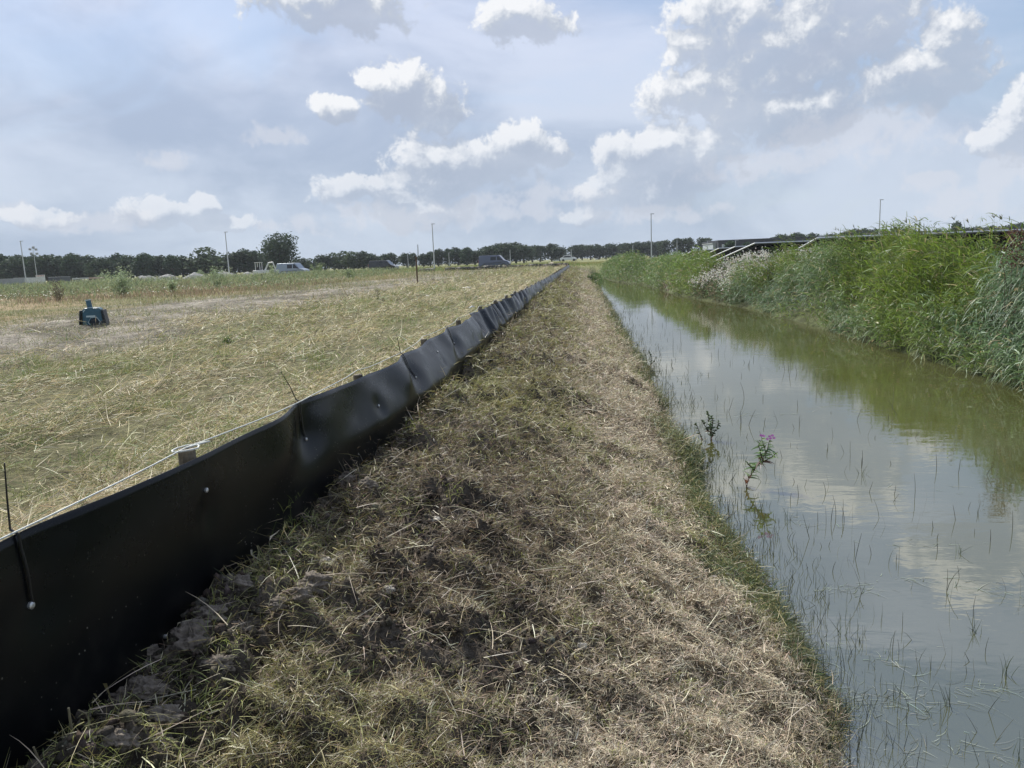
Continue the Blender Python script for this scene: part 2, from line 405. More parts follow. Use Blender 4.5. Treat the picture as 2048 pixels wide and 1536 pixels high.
def vary(c_, amt=.25):
    n = len(c_); return np.clip(c_ * RNG.normal(1, amt, (n, 1)) * RNG.normal(1, .05, (n, 3)), .004, .9)
STRAW = np.array((.47, .39, .275)); PALE = np.array((.68, .60, .44)); BROWN = np.array((.16, .12, .075)); OLIVE = np.array((.29, .265, .105)); GREEN = np.array((.12, .19, .05)); DKG = np.array((.045, .07, .022)); YEL = np.array((.34, .33, .12))

# --- bank clippings
n = 520000
y = powy(n, .75, 96, 1.75); L_ = xl(y); sx = RNG.random(n); x = XF + .04 + sx * (L_ - XF)
pat = fbm(x * 1.3, y * 1.3, 80, 4); pat2 = fbm(x * .5 + 9, y * .4, 81, 3); s = (x - XF) / (L_ - XF)
straw_w = np.clip(sst(s + (pat - .5) * .5, .38, .60) * (1 - sst(s + (pat - .5) * .35, .84, .95)), 0, 1)
bare = sst(fbm(x * 1.6 + 3, y * 1.1, 82, 4), .60, .68) * (1 - straw_w * .8); dens = np.clip(.75 + .4 * straw_w - .78 * bare, .08, 1)
dens = np.where(s > .9, 1, dens); dens = dens * (1 - .9 * sst(.42 - (x - XF) + (pat - .5) * .5, 0, .12) * sst(-y, -3.2, -2.2)); dens = dens * sst(x - XF, .03, .12)
keep = RNG.random(n) < dens
x, y, s, pat, pat2, straw_w = (q[keep] for q in (x, y, s, pat, pat2, straw_w)); n = len(x)
sc = np.clip(y / 2.6, .8, 40) ** .72
col = np.where((RNG.random(n) < straw_w)[:, None], STRAW * .92, np.where((RNG.random(n) < np.clip(.68 + 2.2 * (pat2 - .5), .10, .95))[:, None], OLIVE, BROWN * 1.3))
col = np.where((RNG.random(n) < .07 + .22 * straw_w)[:, None], PALE, col)
col = np.where((RNG.random(n) < sst(s + (pat - .5) * .5, .84, .98) * sst(y, 2.0, 3.6))[:, None], np.where((RNG.random(n) < .5)[:, None], DKG * 1.7, OLIVE * .8), col)
col = vary(col, .28)
z = terrain(x, y) + RNG.exponential(.016, n) * np.minimum(sc, 2.5)
Ln = RNG.gamma(2.6, .0115, n) * sc ** .85 + .010; Ln *= np.where(straw_w > .5, .85, 1.15)
z = z + .05 * np.clip(fbm(x * 6, y * 6, 89, 3) - .45, 0, 1) * np.minimum(sc, 2) * 2
v1 = blades(np.stack([x, y, z], -1), RNG.uniform(0, 2 * np.pi, n), np.abs(RNG.normal(.12, .42, n)) * np.where(s > .9, 1.6, 1), Ln, .0023 * sc * RNG.uniform(.7, 1.5, n), RNG.normal(.2, .3, n), col)
# upright olive tufts
nt_ = 2300; ty = powy(nt_, .9, 90, 1.35); ts = RNG.random(nt_) ** .9 * .92; tx = XF + .08 + ts * (xl(ty) - XF); tp = fbm(tx * .7 + 9, ty * .5, 81, 3)
kk = (tp > .5) | (RNG.random(nt_) < .12); tx, ty, ts = tx[kk], ty[kk], ts[kk]; k = 42
bx = np.repeat(tx, k); by = np.repeat(ty, k); scb = np.clip(by / 2.6, .8, 30) ** .6; m = len(bx)
bx = bx + RNG.normal(0, .035, m) * scb; by = by + RNG.normal(0, .035, m) * scb
tc_ = np.repeat(mixc(OLIVE * (.75, .90, .7), YEL * (.95, 1.05, .8), RNG.random(len(tx))), k, 0)
v2 = blades(np.stack([bx, by, terrain(bx, by) - .01], -1), RNG.uniform(0, 6.28, m), RNG.normal(.85, .35, m), RNG.uniform(.05, .13, m) * scb ** .8, .0028 * scb, RNG.uniform(.2, .9, m), vary(tc_, .3), segs=3)
# water edge: dark green fringe hanging over the water
n = 26000; y = powy(n, .9, 97, 1.25); e_ = fbm(y * 1.6, y * 0 + 3, 90, 3); kk = RNG.random(n) < np.clip(.35 + 3.4 * (e_ - .47), .05, 1) * (.25 + .75 * sst(y, 2.2, 3.6)); y = y[kk]; n = len(y)
x = xl(y) - np.abs(RNG.normal(0, .10, n)) + .05; scb = np.clip(y / 3, .8, 30) ** .6
v3 = blades(np.stack([x, y, np.maximum(terrain(x, y), -.01)], -1), RNG.normal(0, 1.1, n), RNG.normal(.75, .35, n), RNG.uniform(.05, .17, n) * scb ** .7, .003 * scb, RNG.uniform(.2, 1.0, n), vary(np.where((RNG.random(n) < .35)[:, None], OLIVE * .7, DKG * 1.25), .3), segs=3)
# long pale stalks lying across
n = 1500; y = powy(n, .9, 60, 1.5); x = XF + .06 + RNG.random(n) * (xl(y) - XF - .1)
v4 = blades(np.stack([x, y, terrain(x, y) + .03], -1), RNG.uniform(0, 6.28, n), RNG.normal(.1, .22, n), RNG.uniform(.10, .26, n) * np.clip(y / 3, 1, 6) ** .4, .0033 * np.clip(y / 2.6, .8, 10) ** .6, RNG.uniform(.05, .3, n), vary(np.tile(PALE * .95, (n, 1)), .2), segs=4)
# soil crumbs
ico = np.array([(0, 0, 1), (.89, 0, .45), (.28, .85, .45), (-.72, .53, .45), (-.72, -.53, .45), (.28, -.85, .45), (.72, .53, -.45), (-.28, .85, -.45), (-.89, 0, -.45), (-.28, -.85, -.45), (.72, -.53, -.45), (0, 0, -1)])
icf = np.array([(0, 1, 2), (0, 2, 3), (0, 3, 4), (0, 4, 5), (0, 5, 1), (1, 6, 2), (2, 7, 3), (3, 8, 4), (4, 9, 5), (5, 10, 1), (6, 7, 2), (7, 8, 3), (8, 9, 4), (9, 10, 5), (10, 6, 1), (11, 7, 6), (11, 8, 7), (11, 9, 8), (11, 10, 9), (11, 6, 10)])
nc = 90000; yc = powy(nc, .75, 40, 1.55); sc_ = RNG.random(nc) ** 1.7; xc = XF + .03 + sc_ * 1.7
bc = sst(fbm(xc * 1.6 + 3, yc * 1.1, 82, 4), .52, .64); nearf = np.exp(-((xc - XF) / .28) ** 2)
kk = RNG.random(nc) < np.clip(bc * .9 + nearf * .85, .02, 1); xc, yc, nearf = xc[kk], yc[kk], nearf[kk]; nc = len(xc)
rc = np.minimum(RNG.gamma(1.3, .0034, nc) * (1 + 1.0 * nearf * RNG.random(nc)), .017) * np.clip(yc / 3, .9, 4) ** .5 + .0015
vc_ = ico[None] * RNG.uniform(.45, 1.35, (nc, 12, 1)) * rc[:, None, None] * RNG.uniform(.7, 1.2, (nc, 1, 3)) + np.stack([xc, yc, terrain(xc, yc) + rc * .3], -1)[:, None]
fc_ = (icf[None] + (np.arange(nc) * 12)[:, None, None]).reshape(-1, 3); cc_ = np.repeat(vary(mixc((.07, .058, .046), (.17, .15, .125), RNG.random(nc) ** 1.4), .12), 12, 0)
tag(mesh_np('soil_crumbs', vc_.reshape(-1, 3), fc_, M_gr, None, cc_), 'crumbs of dry grey brown soil spilled along the bank below the screen', 'soil', kind='stuff')
V, Fq, C = join([v1, v4]); V[:, 0] = np.maximum(V[:, 0], XF + .035 + RNG.random(len(V)) * .02); tag(mesh_np('mown_grass', V, Fq, M_straw, None, C), 'tan mown grass clippings lying thick over the ditch bank', 'grass', kind='stuff')
bt = []
for px, py, sp_, k, L0, cA in ((610, 1075, .10, 420, .11, 1), (680, 1110, .09, 300, .10, .5), (560, 1110, .06, 200, .09, 1), (800, 880, .10, 260, .10, .6), (1000, 1230, .16, 420, .08, .2), (1040, 1150, .12, 300, .08, .2), (900, 1400, .16, 460, .075, .6), (680, 1420, .14, 420, .08, .5), (960, 760, .25, 300, .12, .4), (1010, 690, .3, 300, .14, .4), (1060, 980, .2, 260, .09, .1)):
    d = ray(px, py); tq = .5 * 1.003 ** np.arange(1900); tq = float(tq[np.argmax(CAMZ + d.z * tq < terrain(d.x * tq, d.y * tq))])
    bx = d.x * tq + RNG.normal(0, sp_, k); by = d.y * tq + RNG.normal(0, sp_ * 1.2, k)
    bt.append(blades(np.stack([bx, by, terrain(bx, by) - .01], -1), RNG.uniform(0, 6.28, k), RNG.normal(.8, .35, k), L0 * RNG.uniform(.5, 1.3, k), .0032, RNG.uniform(.2, .9, k), vary(mixc(OLIVE, np.array((.24, .32, .07)), np.clip(cA * RNG.uniform(.4, 1.2, k), 0, 1)), .25), segs=3))
V, Fq, C = join([v2] + bt); V[:, 0] = np.maximum(V[:, 0], XF + .04); tag(mesh_np('grass_tufts', V, Fq, M_straw, None, C), 'olive green grass tufts regrowing between the clods of the bank', 'grass', kind='stuff')
V, Fq, C = v3; tag(mesh_np('edge_grass', V, Fq, M_straw, None, C), 'dark green grass fringe along the near edge of the water', 'grass', kind='stuff')

# --- field hay, right behind the screen
n = 260000
y = powy(n, 1.2, 100, 1.45); x = XF - .05 - RNG.random(n) ** 1.15 * 8.5 * np.clip(y / 6, .6, 1.3)
n2 = fbm(x * .25, y * .18, 72, 4); pt = fbm(x * .8, y * .8, 83, 4)
fr = 1 - sst(-x + (n2 - .5) * 5, 6.2, 8.6)
kk = RNG.random(n) < np.clip(fr * (.62 + 1.2 * (pt - .5) + 0.6 * np.sin(x * 3.6 + 1.5 * fbm(y * .12, x * .3, 150, 2) * 3)) + .05, 0, 1); x, y, pt, n2 = x[kk], y[kk], pt[kk], n2[kk]; n = len(x)
sc = np.clip(y / 3.5, .9, 40) ** .72
gz = np.exp(-((x + 5.7) / .9) ** 2) + np.exp(-((x + 1.9) / .5) ** 2) * .5
isg = RNG.random(n) < np.clip(.14 + .5 * gz * sst(pt, .4, .65) + .25 * sst(fbm(x * .5, y * .5, 84, 3), .55, .7), 0, .8)
col = np.where(isg[:, None], mixc(GREEN * 1.25, YEL * .9, RNG.random(n)), np.where((RNG.random(n) < .5)[:, None], PALE * (1.0, .98, .86), STRAW * (1.08, 1.12, .92)))
col = np.where((RNG.random(n) < .16)[:, None], BROWN, col); col = vary(col, .22)
ln = RNG.gamma(3, .028, n) * sc ** .6 + .03
swz = .07 * np.clip(np.sin(x * 3.6 + 1.5 * fbm(y * .12, x * .3, 150, 2) * 3), 0, 1)
v1 = blades(np.stack([x, y, terrain(x, y) + swz * RNG.random(n) * 1.6 + RNG.exponential(.015, n) * np.minimum(sc, 3)], -1), RNG.normal(.4, 1.5, n), np.abs(RNG.normal(.15, .35, n)), ln, .0030 * sc * RNG.uniform(.7, 1.4, n), RNG.normal(.15, .25, n), col, segs=3)
nt_ = 700; ty = powy(nt_, 1.5, 90, 1.3); tx = XF - .1 - RNG.random(nt_) * 7; k = 45
kk = fbm(tx * .5, ty * .5, 84, 3) > .5; tx, ty = tx[kk], ty[kk]
bx = np.repeat(tx, k); by = np.repeat(ty, k); m = len(bx); scb = np.clip(by / 3.5, .9, 30) ** .6
bx += RNG.normal(0, .05, m) * scb; by += RNG.normal(0, .05, m) * scb; bx = np.minimum(bx, XF - .04)
tcx = np.repeat(mixc(GREEN * 1.2, YEL * 1.1, RNG.random(len(tx))), k, 0)
v2 = blades(np.stack([bx, by, terrain(bx, by) - .01], -1), RNG.uniform(0, 6.28, m), RNG.normal(1.0, .3, m), RNG.uniform(.06, .17, m) * scb ** .8, .003 * scb, RNG.uniform(.1, .7, m), vary(tcx, .25), segs=3)
V, Fq, C = join([v1, v2]); V[:, 0] = np.minimum(V[:, 0], XF - .085); tag(mesh_np('field_hay', V, Fq, M_straw, None, C), 'pale mown hay strewn over the field behind the black screen', 'grass', kind='stuff')

# --- bare soil band, sparse, and the taller reddish field beyond
n = 110000; y = powy(n, 4, 110, 1.25); x = -5.5 - RNG.random(n) * 14
n2 = fbm(x * .25, y * .18, 72, 4); cz = fbm(x * .45, y * .3, 85, 4); kk = RNG.random(n) < np.clip((cz - .42) * 5, .07, 1); x, y, cz = x[kk], y[kk], cz[kk]; n = len(x)
sc = np.clip(y / 6, .9, 30) ** .7
col = vary(np.where((RNG.random(n) < .5)[:, None], YEL * .85, np.where((RNG.random(n) < .4)[:, None], GREEN, STRAW)), .25)
va = blades(np.stack([x, y, terrain(x, y) - .01], -1), RNG.uniform(0, 6.28, n), RNG.normal(.9, .4, n), RNG.uniform(.05, .14, n) * sc, .004 * sc, RNG.uniform(.1, .8, n), col)
n = 150000
r_ = powy(n, 13, 190, 1.15); th = RNG.uniform(R(-3), R(44), n); x = -r_ * np.sin(th); y = r_ * np.cos(th)
n2 = fbm(x * .25, y * .18, 72, 4); cz = fbm(x * .12, y * .12, 86, 4); c3 = fbm(x * .5, y * .5, 87, 3)
fr = sst(-x + (n2 - .5) * 9, 12.5, 17); kk = (RNG.random(n) < fr * np.clip(.6 + 2 * (c3 - .45), .2, 1)) & (y < 205) & ((y < 91) | (x < -23)); x, y, cz, c3 = x[kk], y[kk], cz[kk], c3[kk]; n = len(x)
sc = np.clip(np.hypot(x, y) / 25, .6, 6) ** .75
RED = np.array((.25, .185, .12)); pr = sst(cz + RNG.normal(0, .05, n), .42, .56)
col = np.where((RNG.random(n) < pr * .8)[:, None], RED, np.where((RNG.random(n) < .5)[:, None], YEL * .75, np.where((RNG.random(n) < .5)[:, None], GREEN * 1.1, STRAW)))
hgt = (.14 + .30 * sst(cz, .35, .6)) * RNG.uniform(.5, 1.25, n) * np.interp(-x, [12, 20, 35], [.5, .8, 1.1])
vb = blades(np.stack([x, y, terrain(x, y) - .02], -1), RNG.uniform(0, 6.28, n), RNG.normal(1.25, .2, n), hgt, .011 * sc, RNG.uniform(.0, .3, n), vary(col, .22))
# daisies
n = 620; px = np.array([(60, 596), (90, 600), (140, 590), (290, 590), (30, 600), (340, 582), (390, 582), (480, 575), (520, 572), (180, 588), (620, 562)])
cs = np.array([list(at(a_, b_, z=1.3))[:2] for a_, b_ in px]); q = RNG.integers(0, len(cs), n); x = cs[q, 0] + RNG.normal(0, 1.5, n); y = cs[q, 1] + RNG.normal(0, .9, n); z = terrain(x, y) + RNG.uniform(.12, .34, n)
vd = blades(np.stack([x, y, z], -1), RNG.uniform(0, 6.28, n), RNG.uniform(0, .5, n), .055, .055, 0., np.tile((.78, .78, .70), (n, 1)), segs=1, roll=np.zeros(n), tip=.9, side=np.zeros(n))
V, Fq, C = join([va, vb]); tag(mesh_np('field_grass', V, Fq, M_straw, None, C), 'tall reddish and green grasses covering the field beyond the bare strip', 'grass', kind='stuff')
V, Fq, C = vd; tag(mesh_np('daisies', V, Fq, M_straw, None, C), 'white daisies flowering in drifts where the taller field grass starts', 'flowers', kind='stuff')

# --- far dam, its grass and the road verge beyond the far screen
n = 40000; y = RNG.uniform(94, 190, n); x = RNG.uniform(-75, 40, n); kk = (y > 98) | (x > 0); kk &= ~((x > xl(y) - .2) & (x < 8) & (y < 100)); x, y = x[kk], y[kk]; n = len(x)
cz = fbm(x * .1, y * .1, 88, 3); col = vary(np.where((RNG.random(n) < sst(cz, .4, .6))[:, None], YEL * .9, GREEN * 1.15), .25)
hh_ = np.where(x > 0, .35, .55) * RNG.uniform(.5, 1.3, n)
vq = blades(np.stack([x, y, terrain(x, y) - .03], -1), RNG.uniform(0, 6.28, n), RNG.normal(1.2, .25, n), hh_, .06, RNG.uniform(0, .4, n), col)
V, Fq, C = vq; tag(mesh_np('verge_grass', V, Fq, M_leaf, None, C), 'green and yellow rough grass on the dam and verge at the far end', 'grass', kind='stuff')
n = 6000; y = RNG.uniform(60, 100, n); x = xl(y) + RNG.normal(-.1, .22, n) + sst(y, 80, 98) * .5; col = vary(np.tile(GREEN * .8, (n, 1)), .3)
V, Fq, C = blades(np.stack([x, y, np.maximum(terrain(x, y), 0)], -1), RNG.uniform(0, 6.28, n), RNG.normal(1.1, .3, n), RNG.uniform(.2, .6, n), .03, RNG.uniform(.1, .6, n), col)
tag(mesh_np('sedge_clumps', V, Fq, M_leaf, None, C), 'green sedge growing where the far end of the ditch narrows', 'plants', kind='stuff')

# ------------------------------------------------------------------ reed bank
def reeds(x, y, H, tint, nl, lw, lean, seed=0):
    """stems with alternating arched leaves; tint 0 = yellow green, 1 = blue grey green"""
    n = len(x); z = np.maximum(terrain(x, y), -.02)
    az = np.pi + RNG.normal(0, .7, n); le = np.clip(RNG.normal(lean, .12), .02, 1.1)
    top = np.stack([np.cos(az) * np.sin(le), np.sin(az) * np.sin(le), np.cos(le)], -1)
    base = np.stack([x, y, z], -1)
    stem = blades(base, az, np.pi / 2 - le * .75, H, .012, le * .18, vary(mixc((.15, .18, .06), (.13, .17, .09), tint), .2), segs=2, side=np.zeros(n))
    tt = np.tile(np.linspace(.16, 1.0, nl), n) + RNG.normal(0, .03, n * nl); rp = lambda a_: np.repeat(a_, nl, 0)
    d = np.stack([np.cos(az) * np.sin(le * .75), np.sin(az) * np.sin(le * .75), np.cos(le * .75)], -1)
    p = rp(base) + rp(d) * (rp(H) * tt)[:, None]; p[:, 2] -= rp(le * .18 * H) * tt * tt
    m = len(p); laz = np.pi + RNG.normal(.35, .75, m); L_ = RNG.uniform(.30, .55, m) * (1.15 - .45 * tt)
    ca = mixc((.10, .165, .022), (.20, .27, .045), RNG.random(m)); cb_ = mixc((.075, .14, .055), (.16, .24, .13), RNG.random(m) ** 1.3)
    tn = rp(tint)[:, None]; col = ca * (1 - tn) + cb_ * tn
    col = np.where((RNG.random(m) < .07)[:, None], (.36, .31, .17), col)
    lf = blades(p, laz, RNG.normal(.75, .35, m) * (1 - .25 * rp(tint)), L_ * rp(np.clip(H / 1.3, .6, 1.2)), rp(lw) * RNG.uniform(.7, 1.2, m), RNG.uniform(.25, 1.1, m) * (.75 + .5 * rp(tint)), vary(col, .2), segs=3, tip=.06)
    return join([stem, lf])
n = 10500; y = powy(n, 6.5, 34, .9); d_ = RNG.random(n) ** .8 * 3.0 - .12; x = xr(y) + d_
cl = fbm(x * 1.0, y * .50, 101, 2); tint = sst(fbm(x * .35, y * .22, 102, 2) + .28 * sst(-y, -18, -9) + .16 * sst(-d_, -.9, -.2) - .20, .45, .62)
H = (np.interp(d_, [-.12, .3, 1.2, 3], [.70, 1.08, 1.58, 1.38]) + (cl - .5) * 1.7) * RNG.uniform(.78, 1.16, n); H = np.clip(H, np.interp(y, [6, 14, 20], [1.0, .9, .55]), 1.95)
kk = RNG.random(n) < np.clip(.25 + 7 * (fbm(x * 1.1, y * .7, 110, 2) - .42), np.interp(y, [6, 14, 20], [.5, .3, .05]), 1); x, y, H, tint, d_ = x[kk], y[kk], H[kk], tint[kk], d_[kk]; n = len(x)
V1 = reeds(x, y, H, tint, 9, np.interp(y, [7, 14, 34], [.030, .026, .024]), np.interp(d_, [0, 1, 3], [.55, .32, .22]))
n = 5200; y = powy(n, 33, 99, .9); d_ = RNG.random(n) ** .8 * 3.4 - .1; x = xr(y) + d_
kk = ~((y > 33) & (y < 39.5) & (d_ < 3.5)); kk &= ~((y >= 39.5) & (y < 60) & (d_ > 2.1)); kk &= ~((y > 46) & (y < 50) & (RNG.random(n) < .7)); x, y, d_ = x[kk], y[kk], d_[kk]; n = len(x)
cl = fbm(x * .6, y * .22, 103, 2); tint = np.where(y > 50, .40, .05) + RNG.normal(0, .1, n); tint = np.clip(tint, 0, 1)
H = (np.interp(d_, [-.1, .4, 1.4, 3], [.8, 1.3, 1.55, 1.25]) + (cl - .5) * 1.3 - .1 * sst(y, 50, 60)) * RNG.uniform(.85, 1.12, n)
V2 = reeds(x, y, H, tint, 7, np.interp(y, [33, 99], [.034, .07]), np.interp(d_, [0, 1, 3], [.5, .25, .2]))
V, Fq, C = V1; tag(mesh_np('reed_bed', V, Fq, M_reed, None, C), 'dense tall green reeds overhanging the right side of the ditch', 'reeds', kind='stuff')
V, Fq, C = V2; tag(mesh_np('reed_bed', V, Fq, M_reed, None, C), 'smaller looking distant reeds beyond the thistles towards the end of the ditch', 'reeds', kind='stuff')
# taller flower plumes along the crest
n = 60; y = powy(n, 9, 30, 1); x = xr(y) + RNG.uniform(1.2, 3, n); k = 7
P = np.stack([x, y, terrain(x, y) + RNG.uniform(1.62, 1.95, n)], -1)
P[:, 2] = np.clip(P[:, 2], 2.4, 2.95)
st = blades(P - np.array((0, 0, 1.2)), RNG.uniform(2.4, 3.8, n), 1.45, 1.3, .010, .02, vary(np.tile((.16, .15, .07), (n, 1)), .2), side=np.zeros(n))
pl = blades(np.repeat(P, k, 0), RNG.normal(3.1, .8, n * k), RNG.normal(1.1, .25, n * k), RNG.uniform(.10, .22, n * k), .02, .3, vary(np.tile((.15, .15, .07), (n * k, 1)), .2))
V, Fq, C = join([st, pl]); tag(mesh_np('reed_plumes', V, Fq, M_reed, None, C), 'thin brown reed plumes standing above the reed crest', 'reeds', kind='stuff')
# thistles gone to seed between the two reed beds
n = 620; y = RNG.uniform(30, 41, n); d_ = RNG.random(n) * 3.2; x = xr(y) + d_; kk = (y > 33) | (d_ > 2); x, y = x[kk], y[kk]; n = len(x)
z = np.maximum(terrain(x, y), 0); H = RNG.uniform(.7, 1.15, n)
st = blades(np.stack([x, y, z], -1), RNG.uniform(2, 4.3, n), RNG.normal(1.35, .12, n), H, .02, .05, vary(np.tile((.17, .14, .08), (n, 1)), .25))
k = 12; rp = lambda a_: np.repeat(a_, k, 0); m = n * k; tt = RNG.random(m) ** .7
p = np.stack([rp(x) + RNG.normal(0, .12, m), rp(y) + RNG.normal(0, .12, m), rp(z) + rp(H) * tt], -1)
lv = blades(p, RNG.uniform(0, 6.28, m), RNG.normal(.3, .4, m), RNG.uniform(.15, .3, m), .05, RNG.uniform(0, .7, m), vary(np.where((RNG.random(m) < .65)[:, None], (.10, .15, .06), (.22, .18, .12)), .25))
k = 22; m = n * k; dd = np.stack([RNG.normal(0, .13, m), RNG.normal(0, .13, m), RNG.normal(0, .11, m)], -1)
cen = np.repeat(np.stack([x, y, z + H * 1.0], -1), k, 0) + dd; kk = np.repeat(RNG.random(n) < .42, k); cen = cen[kk]; m = len(cen)
fl = blades(cen, RNG.uniform(0, 6.28, m), RNG.uniform(-1.2, 1.2, m), .055, .05, 0., vary(np.tile((.66, .64, .58), (m, 1)), .12), segs=1, tip=.8)
V, Fq, C = join([st, lv, fl]); tag(mesh_np('thistles', V, Fq, M_leaf, None, C), 'thistles gone to white fluffy seed on the right bank between reeds', 'thistles', kind='stuff')
n = 500; y = RNG.uniform(47, 53, n); x = xr(y) + RNG.random(n) * 2.5; z = np.maximum(terrain(x, y), 0)
a_ = blades(np.stack([x, y, z], -1), RNG.uniform(2, 4.3, n), RNG.normal(1.2, .2, n), RNG.uniform(.5, 1.0, n), .06, .3, vary(np.where((RNG.random(n) < .4)[:, None], (.5, .44, .36), (.17, .17, .08)), .25))
V, Fq, C = a_; tag(mesh_np('dry_stalks', V, Fq, M_leaf, None, C), 'pale dry stalks between the distant reed clumps', 'plants', kind='stuff')
# low ground cover behind the reeds and under the panels
n = 16000; y = RNG.uniform(8, 150, n); x = xr(y) + 2.5 + RNG.random(n) ** 1.6 * 40; col = vary(np.where((RNG.random(n) < .5)[:, None], GREEN, OLIVE), .25)
V, Fq, C = blades(np.stack([x, y, terrain(x, y) - .02], -1), RNG.uniform(0, 6.28, n), RNG.normal(1.1, .3, n), RNG.uniform(.15, .5, n), .05, RNG.uniform(.1, .6, n), col)
tag(mesh_np('rough_grass', V, Fq, M_leaf, None, C), 'rough green grass behind the reeds under the solar tables', 'grass', kind='stuff')

# ------------------------------------------------------------------ emergent stalks and drifting weed in the ditch
n = 900; y = powy(n, 1.6, 45, 1.4); f_ = RNG.random(n) ** 2.2; x = xl(y) + .05 + f_ * np.minimum(3.4, (xr(y) - xl(y)) * .6)
ht = RNG.gamma(2.2, .045, n) + .03
stx = blades(np.stack([x, y, np.full(n, -.01)], -1), RNG.uniform(0, 6.28, n), RNG.normal(1.38, .16, n), ht, .0034 * np.clip(y / 3, .9, 6) ** .6, RNG.uniform(-.05, .2, n), vary(np.tile((.055, .055, .04), (n, 1)), .3), segs=3, tip=.4)
nt_ = 26; ty = powy(nt_, 1.8, 20, 1.3); tx = xl(ty) + RNG.random(nt_) * 2.2; k = 9
m = nt_ * k; bx = np.repeat(tx, k) + RNG.normal(0, .015, m); by = np.repeat(ty, k) + RNG.normal(0, .015, m)
st2 = blades(np.stack([bx, by, np.full(m, -.01)], -1), RNG.uniform(0, 6.28, m), RNG.normal(1.2, .25, m), RNG.uniform(.06, .2, m), .0035, RNG.uniform(0, .3, m), vary(np.tile((.06, .08, .035), (m, 1)), .3), segs=3)
# belt of fine stalks close to the near edge further along
n = 2600; y = powy(n, 1.8, 40, 1.1); x = xl(y) + np.abs(RNG.normal(0, .28, n)); 
st3 = blades(np.stack([x, y, np.full(n, -.01)], -1), RNG.uniform(0, 6.28, n), RNG.normal(1.3, .25, n), RNG.uniform(.04, .16, n), .0032 * np.clip(y / 3, .9, 8) ** .6, RNG.uniform(0, .3, n), vary(np.tile((.06, .07, .045), (n, 1)), .3), segs=2)
V, Fq, C = join([stx, st2, st3]); tag(mesh_np('water_stalks', V, Fq, M_straw, None, C), 'thin dark dead stalks poking out of the ditch water', 'plants', kind='stuff')
cx, cy = [], []
for (px, py, k, sx_, sy_) in ((1700, 1180, 40, .12, .05), (1960, 1180, 26, .10, .05), (1840, 1160, 24, .2, .03), (1800, 1400, 90, .16, .10), (1900, 1500, 60, .2, .06), (1680, 1400, 60, .08, .16), (1960, 1380, 30, .12, .04), (1650, 1290, 22, .2, .05), (1600, 1050, 22, .2, .05), (1480, 830, 30, .4, .08), (1560, 740, 30, .4, .2), (1900, 980, 16, .4, .1), (1440, 690, 40, .3, .5), (1800, 1090, 16, .2, .05), (1760, 1320, 20, .1, .05), (1390, 640, 60, .6, 1.2), (1450, 610, 70, .8, 1.6)):
    p = at(px, py, z=0); cx.append(RNG.normal(p.x, sx_, k)); cy.append(RNG.normal(p.y, sy_, k))
x = np.concatenate(cx); y = np.concatenate(cy); kk = x > xl(y) + .02; x, y = x[kk], y[kk]; n = len(x)
V, Fq, C = blades(np.stack([x, y, np.full(n, .004)], -1), RNG.normal(0, .7, n), 0., RNG.gamma(2, .022, n) * np.clip(y / 3, 1, 5) ** .5 + .01, .0030 * np.clip(y / 3, 1, 8) ** .6 * RNG.uniform(.6, 1.5, n), 0., vary(np.tile((.20, .23, .19), (n, 1)), .3), segs=4, roll=RNG.normal(0, .12, n), side=RNG.normal(0, .5, n))
tag(mesh_np('floating_weed', V, Fq, M_straw, None, C), 'pale strands of dead weed drifting on the water surface', 'weed', kind='stuff')

# ------------------------------------------------------------------ the black screen
M_film = bpy.data.materials.new('black_film'); M_film.use_nodes = True; t = M_film.node_tree; b = t.nodes['Principled BSDF']; gg = G(t)
tcn = nd('ShaderNodeTexCoord', t); ob = tcn.outputs['Object']; sp = nd('ShaderNodeSeparateXYZ', t); t.links.new(ob, sp.inputs[0])
dn = gg.noise(ob, 5, 6, .65); vor = nd('ShaderNodeTexVoronoi', t); t.links.new(ob, vor.inputs['Vector']); vor.inputs['Scale'].default_value = 46
low = gg.ramp(sp.outputs[2], 1.52, 1.12)
fleck = gg.m('MULTIPLY', gg.ramp(vor.outputs['Distance'], .16, .10), gg.m('MULTIPLY', gg.m('ADD', low, .12), gg.ramp(gg.noise(ob, 7, 3, .5), .50, .60)))
dust = gg.m('MULTIPLY', gg.ramp(dn, .45, .75), gg.m('MULTIPLY', gg.m('POWER', low, 2.0), .22))
c0 = gg.mix(dust, (.0045, .0052, .0062), (.12, .105, .085)); c1 = gg.mix(fleck, c0, (.36, .34, .29)); t.links.new(c1, b.inputs['Base Color'])
t.links.new(gg.m('ADD', gg.ramp(dn, .3, .7, lo=.24, hi=.33), gg.m('MULTIPLY', low, .14)), b.inputs['Roughness'])
b.inputs['Specular IOR Level'].default_value = .20
fn = gg.noise(ob, 240, 2, .5); bn = nd('ShaderNodeBump', t); bn.inputs['Strength'].default_value = .06; bn.inputs['Distance'].default_value = .002
t.links.new(fn, bn.inputs['Height']); t.links.new(bn.outputs[0], b.inputs['Normal'])
M_wood = mat('weathered_stake', (.17, .145, .105), .85, noise=.4, nscale=14, bump=.6, bscale=60)
M_cord = mat('pale_cord', (.62, .64, .60), .6, noise=.12, nscale=200)
M_tie = mat('black_plastic', (.012, .012, .013), .38)
M_zinc = mat('zinc', (.55, .56, .56), .38, metal=.7)

